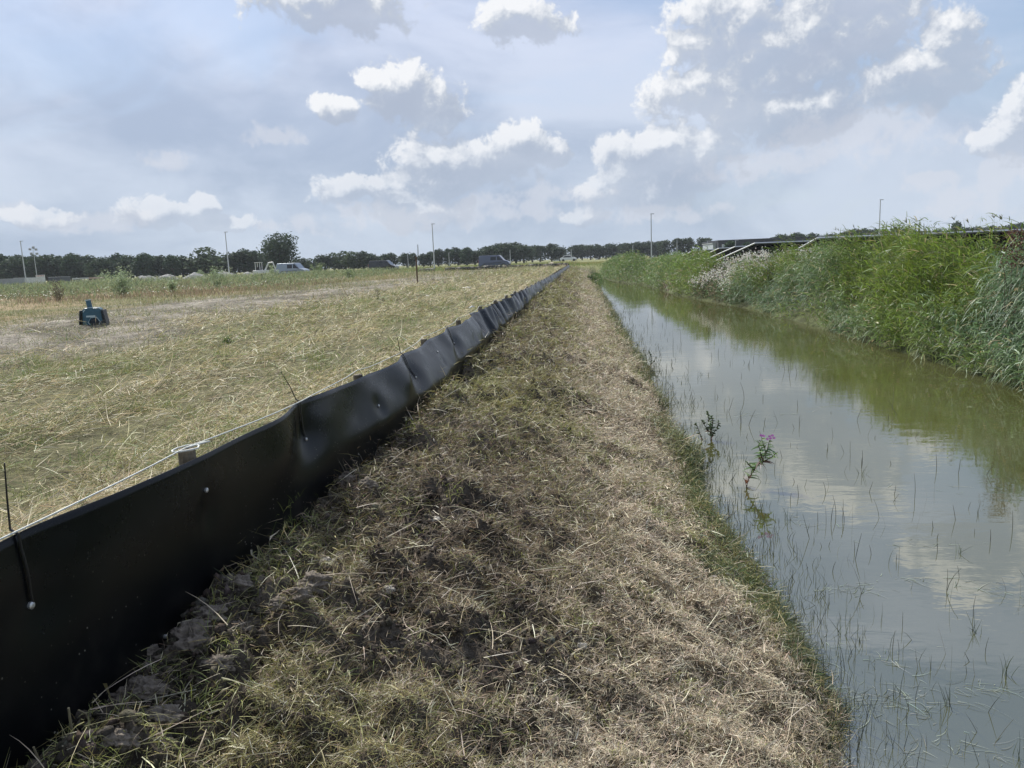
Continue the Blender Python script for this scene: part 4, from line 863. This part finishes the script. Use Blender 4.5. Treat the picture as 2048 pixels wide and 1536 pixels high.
# ------------------------------------------------------------------ bird scarer box in the field
M_teal = mat('teal_plastic', (.03, .10, .14), .42, noise=.15, nscale=12); M_teal2 = mat('dark_teal', (.010, .018, .026), .5); M_pale = mat('pale_edge', (.45, .56, .56), .5)
p = at(190, 653, z=1.27); D = p.y; u_ = D / F
box = empty('gas_cannon', (p.x, p.y, float(terrain(np.array([p.x]), np.array([p.y]))[0]) - .01), R(24)); tag(box, 'dark teal box with side flaps and upright tube standing alone in the field', 'bird scarer')
w_, h_ = 40 * u_, 39 * u_
MB().prism([(-w_ * .5, 0), (w_ * .5, 0), (w_ * .42, h_ * .96), (w_ * .30, h_ * 1.04), (-w_ * .30, h_ * 1.04), (-w_ * .42, h_ * .96)], -.16, .16).build('housing', M_teal, box, .012)
for sx_ in (-1, 1):
    MB().box((sx_ * w_ * .58, .0, h_ * .47), (.02, .40, h_ * .92), Matrix.Rotation(-sx_ * R(7), 3, 'Y')).build('side_flap', M_teal2, box, .005)
MB().tube([(-w_ * .10, 0, h_ * .9), (-w_ * .17, 0, h_ + 17 * u_)], .052, 16).build('tube', M_teal, box, smooth=False)
MB().tube([(-w_ * .17, 0, h_ + 17 * u_), (-w_ * .178, 0, h_ + 19 * u_)], .058, 16).build('tube_cap', M_pale, box)
MB().box((-w_ * .06, -.168, h_ * .60), (w_ * .42, .012, .035)).build('name_strip', M_pale, box)
hexa = []
for k in range(7): a_ = k * math.pi / 3; hexa.append((.07 * w_ + .115 * math.cos(a_), -.168, h_ * .28 + .115 * math.sin(a_)))
MB().tube(hexa, .007, 6).build('hexagon_frame', M_pale, box)
MB().tube([(.07 * w_, -.158, h_ * .28), (.07 * w_, -.175, h_ * .28)], [.085, .07], 18).build('outlet', M_teal2, box)
lv = MB()
for k in range(4): lv.box((w_ * .36, -.166, h_ * (.08 + .07 * k)), (w_ * .2, .01, .012))
lv.build('louvres', M_teal2, box)
MB().tube([(-w_ * .42, -.12, h_ * .72), (-w_ * .38, -.17, h_ * .86), (-w_ * .26, -.15, h_ * 1.0), (-w_ * .1, -.1, h_ * 1.06), (w_ * .25, -.1, h_ * 1.06), (w_ * .40, -.12, h_ * .98)], .009, 6).build('strap', M_pale, box)

# stakes
M_stk = mat('brown_stake', (.10, .065, .035), .85, noise=.3, nscale=8)
def stake(px, ptop, pbot, r, label, z=1.28):
    p = at(px, pbot, z=z); zt = at(px, ptop, y=p.y).z; q = empty('wooden_stake', (p.x, p.y, z - .1)); tag(q, label, 'stake')
    MB().tube([(0, 0, -.2), (.01, 0, zt - z + .08), (.012, 0, zt - z + .1)], [r, r, r * .7], 8).build('stake', M_stk, q)
stake(835, 513, 568, .042, 'dark brown wooden stake standing upright in the middle of the field')
stake(698, 533, 549, .05, 'short dark stake in the tall grass left of the black van')
p = at(1103, 533, z=1.28)
stone(1103, 530, 17, 'low heap of pale sand just before the corner of the far screen', flat=.5, m_=mat('sand', (.42, .37, .29), .95, noise=.2, nscale=6), name='sand_heap', cat='sand heap', seed=61).scale = (1, 1, 1)

# ------------------------------------------------------------------ vans
M_glass = mat('car_glass', (.015, .018, .022), .08, spec=.6); M_tyre = mat('tyre', (.015, .015, .015), .8); M_rim = mat('rim', (.35, .36, .38), .35, metal=.7); M_lamp = mat('lamp_glass', (.7, .7, .68), .2); M_red = mat('tail_lamp', (.35, .02, .02), .3); M_trim = mat('trim', (.02, .02, .022), .6)
def make_van(px, py_roof, D, paint, label, rz, Hh=1.97, Ln=4.9):
    p = at(px, 540, y=D); zg = float(terrain(np.array([p.x]), np.array([D]))[0]); r = empty('van', (p.x, D, zg), rz); tag(r, label, 'van')
    w = 1.9; x0 = -Ln / 2; x1 = Ln / 2
    prof = [(x0, .42), (x0 - .0, 1.1), (x0 + .10, Hh - .12), (x0 + .28, Hh), (x1 - 1.75, Hh), (x1 - 1.55, Hh - .05), (x1 - .88, 1.18), (x1 - .30, 1.02), (x1 - .06, .88), (x1, .62), (x1 - .04, .36), (x0 + .05, .34)]
    body = MB().prism(prof, -w / 2, w / 2).build('body', paint, r, .07)
    # taper the sides a little above the belt line
    for v in body.data.vertices:
        if v.co.z > 1.3: v.co.y *= 1 - .10 * (v.co.z - 1.2) / .8
    wx0, wz0, wx1, wz1 = x1 - 1.62, Hh - .12, x1 - .98, 1.22
    for nm, a_ in (('windscreen', 0),):
        nrm = Vector((wz0 - wz1, 0, wx1 - wx0)).normalized() * .012
        y0_ = w / 2 - .17; y1_ = w / 2 - .10
        MB().add([Vector((wx1, -y1_, wz1)) + nrm, Vector((wx1, y1_, wz1)) + nrm, Vector((wx0, y0_, wz0)) + nrm, Vector((wx0, -y0_, wz0)) + nrm], [(0, 1, 2, 3)]).build(nm, M_glass, r)
    for sy in (-1, 1):
        ysf = lambda z_: sy * (w / 2 * (1 - .10 * max(0, z_ - 1.2) / .8) + .006)
        def pane(xa, xb, xc, xd, zb, zt_, nm):
            q_ = [(xa, ysf(zb), zb), (xb, ysf(zb), zb), (xc, ysf(zt_), zt_), (xd, ysf(zt_), zt_)]
            MB().add(q_, [(0, 1, 2, 3) if sy < 0 else (3, 2, 1, 0)]).build(nm, M_glass, r)
        pane(x1 - 1.95, x1 - 1.12, x1 - 1.62, x1 - 1.95, 1.22, Hh - .20, 'side_window')
        pane(x1 - 3.0, x1 - 2.1, x1 - 2.1, x1 - 3.0, 1.22, Hh - .24, 'side_window')
        for wx in (x0 + .95, x1 - .92):
            t_ = MB().tube([(wx, sy * (w / 2 - .20), .33), (wx, sy * (w / 2 + .01), .33)], .33, 20).build('wheel', M_tyre, r, .03)
            MB().tube([(wx, sy * (w / 2 + .0), .33), (wx, sy * (w / 2 + .025), .33)], [.2, .18], 14).build('rim', M_rim, t_)
        MB().box((x1 - .16, sy * .72, .82), (.20, .30, .16)).build('headlight', M_lamp, r, .03)
        MB().box((x0 - .005, sy * .86, 1.1), (.05, .12, .45)).build('tail_light', M_red, r, .01)
        MB().box((x1 - 1.12, sy * (w / 2 + .10), 1.28), (.10, .20, .20)).build('mirror', M_trim, r, .03)
        MB().box((-.2, sy * (w / 2 + .008), .80), (2.9, .02, .07)).build('side_trim', M_trim, r, .005)
    MB().box((x1 - .02, 0, .46), (.12, w * .96, .22)).build('bumper', M_trim, r, .04)
    return r
make_van(990, 514, 122, mat('dark_blue_paint', (.075, .095, .16), .3, coat=.5), 'dark blue grey panel van behind the far black screen', R(-4), 2.0, 5.0)
make_van(586, 527, 118, mat('silver_paint', (.25, .30, .37), .35, metal=.3, coat=.4), 'silver blue van beside the digger at the left tree line', R(-8), 2.05, 5.0)
make_van(768, 523, 128, mat('black_paint', (.012, .013, .016), .25, coat=.6), 'black minibus half hidden in the tall grass at centre left', R(-6), 1.95, 4.9)
# car far off at the end of the ditch
def make_car(px, D, paint, label):
    p = at(px, 520, y=D); zg = float(terrain(np.array([p.x]), np.array([D]))[0]) + .3; r = empty('car', (p.x, D, zg)); tag(r, label, 'car')
    MB().prism([(-2.1, .3), (-2.15, .85), (-1.5, .95), (-1.0, 1.42), (.4, 1.45), (1.1, .98), (2.0, .82), (2.1, .4)], -.85, .85).build('body', paint, r, .08)
    for sy in (-1, 1):
        MB().add([(-1.35, sy * .856, .98), (.95, sy * .856, .98), (.35, sy * .856, 1.36), (-.95, sy * .856, 1.36)], [(0, 1, 2, 3)]).build('side_window', M_glass, r)
        for wx in (-1.3, 1.35): MB().tube([(wx, sy * .6, .3), (wx, sy * .87, .3)], .3, 16).build('wheel', M_tyre, r)
make_car(1137, 190, mat('white_paint', (.7, .72, .74), .4), 'small white car far away above the far screen corner')

# ------------------------------------------------------------------ digger, heaps, sign and site things at the left
M_wht = mat('white_metal', (.62, .63, .62), .5, noise=.1, nscale=2); M_gry = mat('grey_metal', (.30, .32, .34), .5, noise=.1, nscale=2); M_conc = mat('rubble', (.24, .245, .24), .95, noise=.3, nscale=3, bump=1, bscale=6)
p = at(522, 543, y=112); r = empty('digger', (p.x, 112, 1.2)); tag(r, 'small pale digger with a framed cab standing left of the silver van', 'digger')
MB().box((0, 0, .95), (2.0, 1.5, .5)).build('body', M_wht, r, .08)
for sy in (-.6, .6): MB().prism([(-1.1, .15), (-.9, 0), (.9, 0), (1.1, .15), (1.1, .45), (.9, .6), (-.9, .6), (-1.1, .45)], sy - .16, sy + .16).build('track', M_tyre, r, .03)
cf = MB()
for a_ in (-.35, .35):
    for c_ in (-.4, .4): cf.box((a_ - .3, c_, 1.75), (.08, .08, 1.2))
cf.box((-.3, 0, 2.36), (.95, 1.0, .08)); cf.build('cab', M_wht, r, .01)
MB().box((-.3, 0, 1.45), (.6, .7, .5)).build('seat', M_trim, r, .05)
MB().tube([(.7, 0, 1.2), (1.3, 0, 2.25), (2.0, 0, 2.3)], [.14, .12, .10], 8).build('boom', M_wht, r)
MB().tube([(2.0, 0, 2.3), (2.35, 0, 1.1)], [.1, .08], 8).build('arm', M_wht, r)
MB().prism([(2.1, 1.2), (2.6, 1.1), (2.55, .6), (2.2, .55)], -.3, .3).build('bucket', M_gry, r, .02)
def heap(px, D, w, h, label, seed):
    p = at(px, 550, y=D); n = 40; V = []; rg = seed * 3.1
    gx, gy = np.meshgrid(np.linspace(-1, 1, n), np.linspace(-1, 1, n)); rr = np.hypot(gx, gy)
    z = h * np.clip(1 - rr ** 1.6, 0, 1) * (.6 + .8 * fbm(gx * 2 + rg, gy * 2, seed, 4)) - .25 * rr
    idx = np.arange(n * n).reshape(n, n); Fq = np.stack([idx[:-1, :-1], idx[:-1, 1:], idx[1:, 1:], idx[1:, :-1]], -1).reshape(-1, 4)
    o = mesh_np('rubble_heap', np.stack([gx * w, gy * 2.2, z], -1).reshape(-1, 3), Fq, M_conc, None, None, True); o.location = (p.x, D, 1.25)
    tag(o, label, 'rubble heap', 'pale rubble heaps before the left tree line')
heap(292, 108, 2.2, 1.3, 'pale grey rubble heap nearest the large willow bush', 1); heap(335, 110, 2.4, 1.2, 'pale grey rubble heap second from the large willow', 2)
heap(392, 114, 3.4, 1.15, 'wide pale grey rubble heap in the middle of the heaps', 3); heap(450, 116, 3.6, 1.1, 'pale grey rubble heap at the foot of the lamp post', 4); heap(500, 118, 3.0, .9, 'low pale rubble heap left of the digger', 5)
# sign board
p = at(80, 548, y=110); r = empty('sign_board', (p.x, 110, 1.2)); tag(r, 'white site sign board with red marks on two posts at the far left', 'sign')
for sx_ in (-.62, .62): MB().box((sx_, .05, .6), (.08, .06, 1.3)).build('post', M_gry, r)
MB().box((0, 0, 1.15), (1.5, .04, 1.35)).build('board', M_wht, r, .005)
rm = MB()
for k in range(5): rm.box((-.5 + k * .25, -.024, 1.68), (.14, .008, .13))
rm.build('red_marks', M_red, r)
ln_ = MB()
for k in range(4): ln_.box((-.05, -.024, 1.35 - k * .2), (1.1 - .15 * (k % 2), .008, .035))
ln_.build('text_lines', M_gry, r)
def crates(px, py, D, cols, rows_, m_, label, name='pallet_stack', cat='pallets'):
    p = at(px, py, y=D); r = empty(name, (p.x, D, 1.2)); tag(r, label, cat)
    for k in range(rows_):
        m = MB()
        for c_ in range(cols):
            m.box((c_ * 1.15 - (cols - 1) * .575, 0, .25 + k * .42), (1.1, .9, .10)); m.box((c_ * 1.15 - (cols - 1) * .575, 0, .10 + k * .42), (1.1, .9, .06))
            for q_ in (-.48, 0, .48): m.box((c_ * 1.15 - (cols - 1) * .575 + q_, 0, .165 + k * .42), (.1, .88, .07))
        m.build('pallet_layer', m_, r)
crates(160, 550, 116, 2, 3, M_wht, 'white pallet stack left of the large willow bush'); crates(190, 550, 118, 2, 3, mat('pink_wood', (.55, .42, .36), .8), 'pinkish pallet stack right next to the white one')
def container(px, D, w, h, label, m_):
    p = at(px, 552, y=D); r = empty('container', (p.x, D, 1.1)); tag(r, label, 'container')
    m = MB().box((0, 0, h / 2), (w, 2.3, h)); m.build('box', m_, r, .03); rb = MB()
    for k in range(int(w / .3)): rb.box((-w / 2 + .2 + k * .3, -1.17, h / 2), (.12, .05, h * .86))
    rb.build('ribs', m_, r); MB().box((0, 0, h + .04), (w + .08, 2.38, .08)).build('lid', M_gry, r, .01)
container(18, 118, 3.6, 1.5, 'low grey container at the left edge of the picture', M_gry); container(118, 122, 2.4, 1.5, 'low dark container right of the white sign board', mat('dark_metal', (.10, .11, .13), .5)); container(50, 124, 2.6, 1.6, 'pale container behind the leftmost lamp post', M_wht)

# ------------------------------------------------------------------ lamp posts
M_pole = mat('galvanised', (.50, .52, .53), .5, metal=.2)
def pole(px, ptop, D, r0, label, grp, arm=.55, name='lamp_post', cat='lamp post'):
    p = at(px, HOR(px) + 8, y=D); zt = at(px, ptop, y=D).z; q = empty(name, (p.x, D, 1.0)); tag(q, label, cat, grp); h = zt - 1.0
    MB().tube([(0, 0, -.2), (0, 0, h * .45), (0, 0, h)], [r0, r0 * .8, r0 * .55], 10).build('pole', M_pole, q)
    MB().box((arm * .3, 0, h + .02), (arm, .16, .09)).build('lamp_head', M_gry, q, .02); return q
for px, tp, lb in ((53, 482, 'tall pale lamp post at the far left beside the sign board'), (459, 464, 'tall pale lamp post left of the tall lone tree'), (869, 448, 'tall pale lamp post above the far screen gap'), (1303, 428, 'tall pale lamp post behind the distant reeds'), (1757, 400, 'tallest lamp post standing above the right reeds')):
    pole(px, tp, 118, .11, lb, 'tall lamp posts')
q = pole(76, 497, 170, .10, 'floodlight mast with a cluster of lamps right of the leftmost lamp post', None, .3, 'floodlight_mast', 'mast')
for dx, dz in ((-.8, .5), (.7, .4), (-.6, -.5), (.8, -.6), (.1, .9)):
    zt = at(76, 497, y=170).z - 1.0; MB().box((dx, 0, zt - .6 + dz), (.55, .3, .5)).build('floodlight', M_gry, q, .05)
for i, (px, tp) in enumerate(((817, 508), (899, 506), (1021, 500), (1143, 499), (1266, 491), (1354, 480), (1415, 482), (1471, 481))):
    pole(px, tp, 260 if px < 1400 else 140, .14 if px < 1400 else .08, ('slim distant street lamp at the tree line behind the dark blue van and its neighbours' if px < 1200 else 'slim distant street lamp at the tree line right of the ditch'), 'distant street lamps', .6)
p = at(837, 520, y=700); zt = at(837, 489, y=700).z; q = empty('radio_mast', (p.x, 700, 1.2)); tag(q, 'hazy lattice radio mast behind the brown stake', 'mast'); h = zt - 1.2
m = MB()
for a_, b__ in ((-.8, -.8), (.8, -.8), (.8, .8), (-.8, .8)): m.tube([(a_, b__, 0), (a_ * .4, b__ * .4, h)], .12, 4)
for k in range(9):
    z0_ = h * k / 9; z1_ = h * (k + 1) / 9; s0 = .8 * (1 - .6 * k / 9); s1 = .8 * (1 - .6 * (k + 1) / 9); m.tube([(-s0, -s0, z0_), (s1, -s1, z1_)], .07, 4); m.tube([(s0, s0, z0_), (-s1, s1, z1_)], .07, 4)
m.build('lattice', M_gry, q)

# ------------------------------------------------------------------ solar tables
M_pan = mat('solar_cells', (.010, .014, .030), .15, spec=.7); M_alu = mat('aluminium', (.55, .57, .58), .35, metal=.6); M_under = mat('panel_back', (.035, .04, .045), .6)
def solar(x0, y0, Lr, rot, depth, z_hi, z_lo, label):
    """high edge starts at x0,y0 and runs right; the low edge is farther away"""
    r = empty('solar_table', (x0, y0, 1.2), rot); tag(r, label, 'solar table', 'solar tables on the right bank')
    zh, zl = z_hi - 1.2, z_lo - 1.2; sl = math.atan2(zh - zl, depth); nrm = Vector((0, math.sin(sl), math.cos(sl)))
    A = Vector((0, 0, zh)); B = Vector((0, depth, zl)); U = Vector((Lr, 0, 0)); th = nrm * .04
    MB().add([A, A + U, B + U, B, A + th, A + U + th, B + U + th, B + th], [(3, 2, 1, 0), (4, 5, 6, 7), (0, 1, 5, 4), (1, 2, 6, 5), (2, 3, 7, 6), (3, 0, 4, 7)]).build('panels', M_pan, r)
    fr = MB(); e_ = nrm * .02
    for P, Q in ((A, A + U), (B, B + U), (A, B), (A + U, B + U)): fr.tube([P + e_, Q + e_], .085, 4)
    fr.build('frame', M_alu, r)
    pu = MB()
    for k in range(1, 5):
        P = A.lerp(B, k / 5) - nrm * .09; pu.tube([P + Vector((.1, 0, 0)), P + U - Vector((.1, 0, 0))], .05, 4)
    for k in range(int(Lr / 3) + 1): P = Vector((.3 + k * 3, 0, 0)); pu.tube([A + P - nrm * .16, B + P - nrm * .16], .05, 4)
    pu.build('purlins', M_under, r)
    for k in range(int(Lr / 6) + 1):
        for f_ in (.2, .8):
            P = A.lerp(B, f_); MB().tube([(.4 + k * 6, P.y, -.3), (.4 + k * 6, P.y, P.z - .12)], .06, 6).build('leg', M_gry, r)
def hi(px, py, D): p = at(px, py, y=D); return p.x, D, p.z
for px, py, D, Lr, rot, lb in ((1636, 477, 52, 40, -4, 'nearest solar table whose top rail runs above the reeds to the right edge'), (1510, 487, 78, 26, 8, 'solar table seen end-on behind the white thistles'), (1470, 494, 94, 22, 10, 'solar table third from the right behind the thistles'),
                               (1438, 497, 108, 20, 10, 'solar table fourth from the right, left of the thistles'), (1413, 500, 122, 18, 10, 'small looking fifth solar table above the distant reeds'), (1386, 502, 136, 16, 10, 'farthest solar table above the distant reeds')):
    x_, y_, z_ = hi(px, py, D); solar(x_, y_, Lr, R(rot + 12), 8.0, z_, z_ - 1.75, lb)

# ------------------------------------------------------------------ buildings
M_navy = mat('navy_cladding', (.022, .027, .042), .5, noise=.15, nscale=.3); M_lg = mat('grey_cladding', (.34, .38, .42), .6, noise=.08, nscale=.3)
def block(x0, x1, D, top, m_, depth, name, label, ribs=True, zb=1.0):
    a_ = at(x0, top, y=D); b__ = at(x1, top, y=D); w = b__.x - a_.x; h = (a_.z + b__.z) / 2 - zb
    r = empty(name, ((a_.x + b__.x) / 2, D, zb)); tag(r, label, 'building')
    MB().box((0, depth / 2, h / 2), (w, depth, h)).build('wall', m_, r); MB().box((0, depth / 2, h + .12), (w + .5, depth + .5, .25)).build('roof', M_gry if m_ is not M_navy else M_navy, r)
    if ribs:
        m = MB()
        for k in range(int(w / 1.2)): m.box((-w / 2 + .6 + k * 1.2, -.04, h * .5), (.08, .08, h * .96))
        m.build('cladding_ribs', m_, r)
    return r, w, h
r, w, h = block(1437, 1640, 240, 478, M_navy, 30, 'warehouse', 'long dark blue warehouse behind the solar tables')
for k, (fx, fw) in enumerate(((.06, 1.6),)):
    o = MB().box((-w / 2 + w * fx, -.12, h * .68), (fw, .12, .9)).build('window', M_wht, r); MB().box((-w / 2 + w * fx, -.19, h * .68), (fw * .8, .04, .66)).build('pane', mat('sky_pane', (.3, .35, .4), .1), o)
MB().box((0, -.1, h * .32), (w * .9, .1, .5)).build('window_band', M_glass, r)
block(1426, 1437, 244, 487, M_lg, 20, 'shed', 'light grey shed at the left end of the dark blue warehouse')
for x0, x1, D, tp, m_, lb in ((1105, 1130, 420, 512, M_wht, 'low white building seen under the open-crowned trees'), (1190, 1200, 420, 505, M_wht, 'small white building left of the distant reeds behind trees'), (1305, 1330, 400, 505, M_lg, 'pale building low behind the tallest reeds lamp post'),
                              (915, 945, 420, 523, mat('tan_wall', (.5, .45, .36), .8), 'low tan building left of the dark blue van')):
    block(x0, x1, D, tp, m_, 15, 'shed', lb, False)

# ------------------------------------------------------------------ air
hz = bpy.data.materials.new('haze'); hz.use_nodes = True; t = hz.node_tree
for n_ in list(t.nodes): t.nodes.remove(n_)
pv = t.nodes.new('ShaderNodeVolumePrincipled'); pv.inputs['Density'].default_value = .0002; pv.inputs['Color'].default_value = (.86, .92, 1, 1)
oo = t.nodes.new('ShaderNodeOutputMaterial'); t.links.new(pv.outputs[0], oo.inputs['Volume'])
tag(MB().box((0, 900, 12), (3300, 2800, 32)).build('haze', hz), kind='stuff')
SC.cycles.volume_bounces = 0
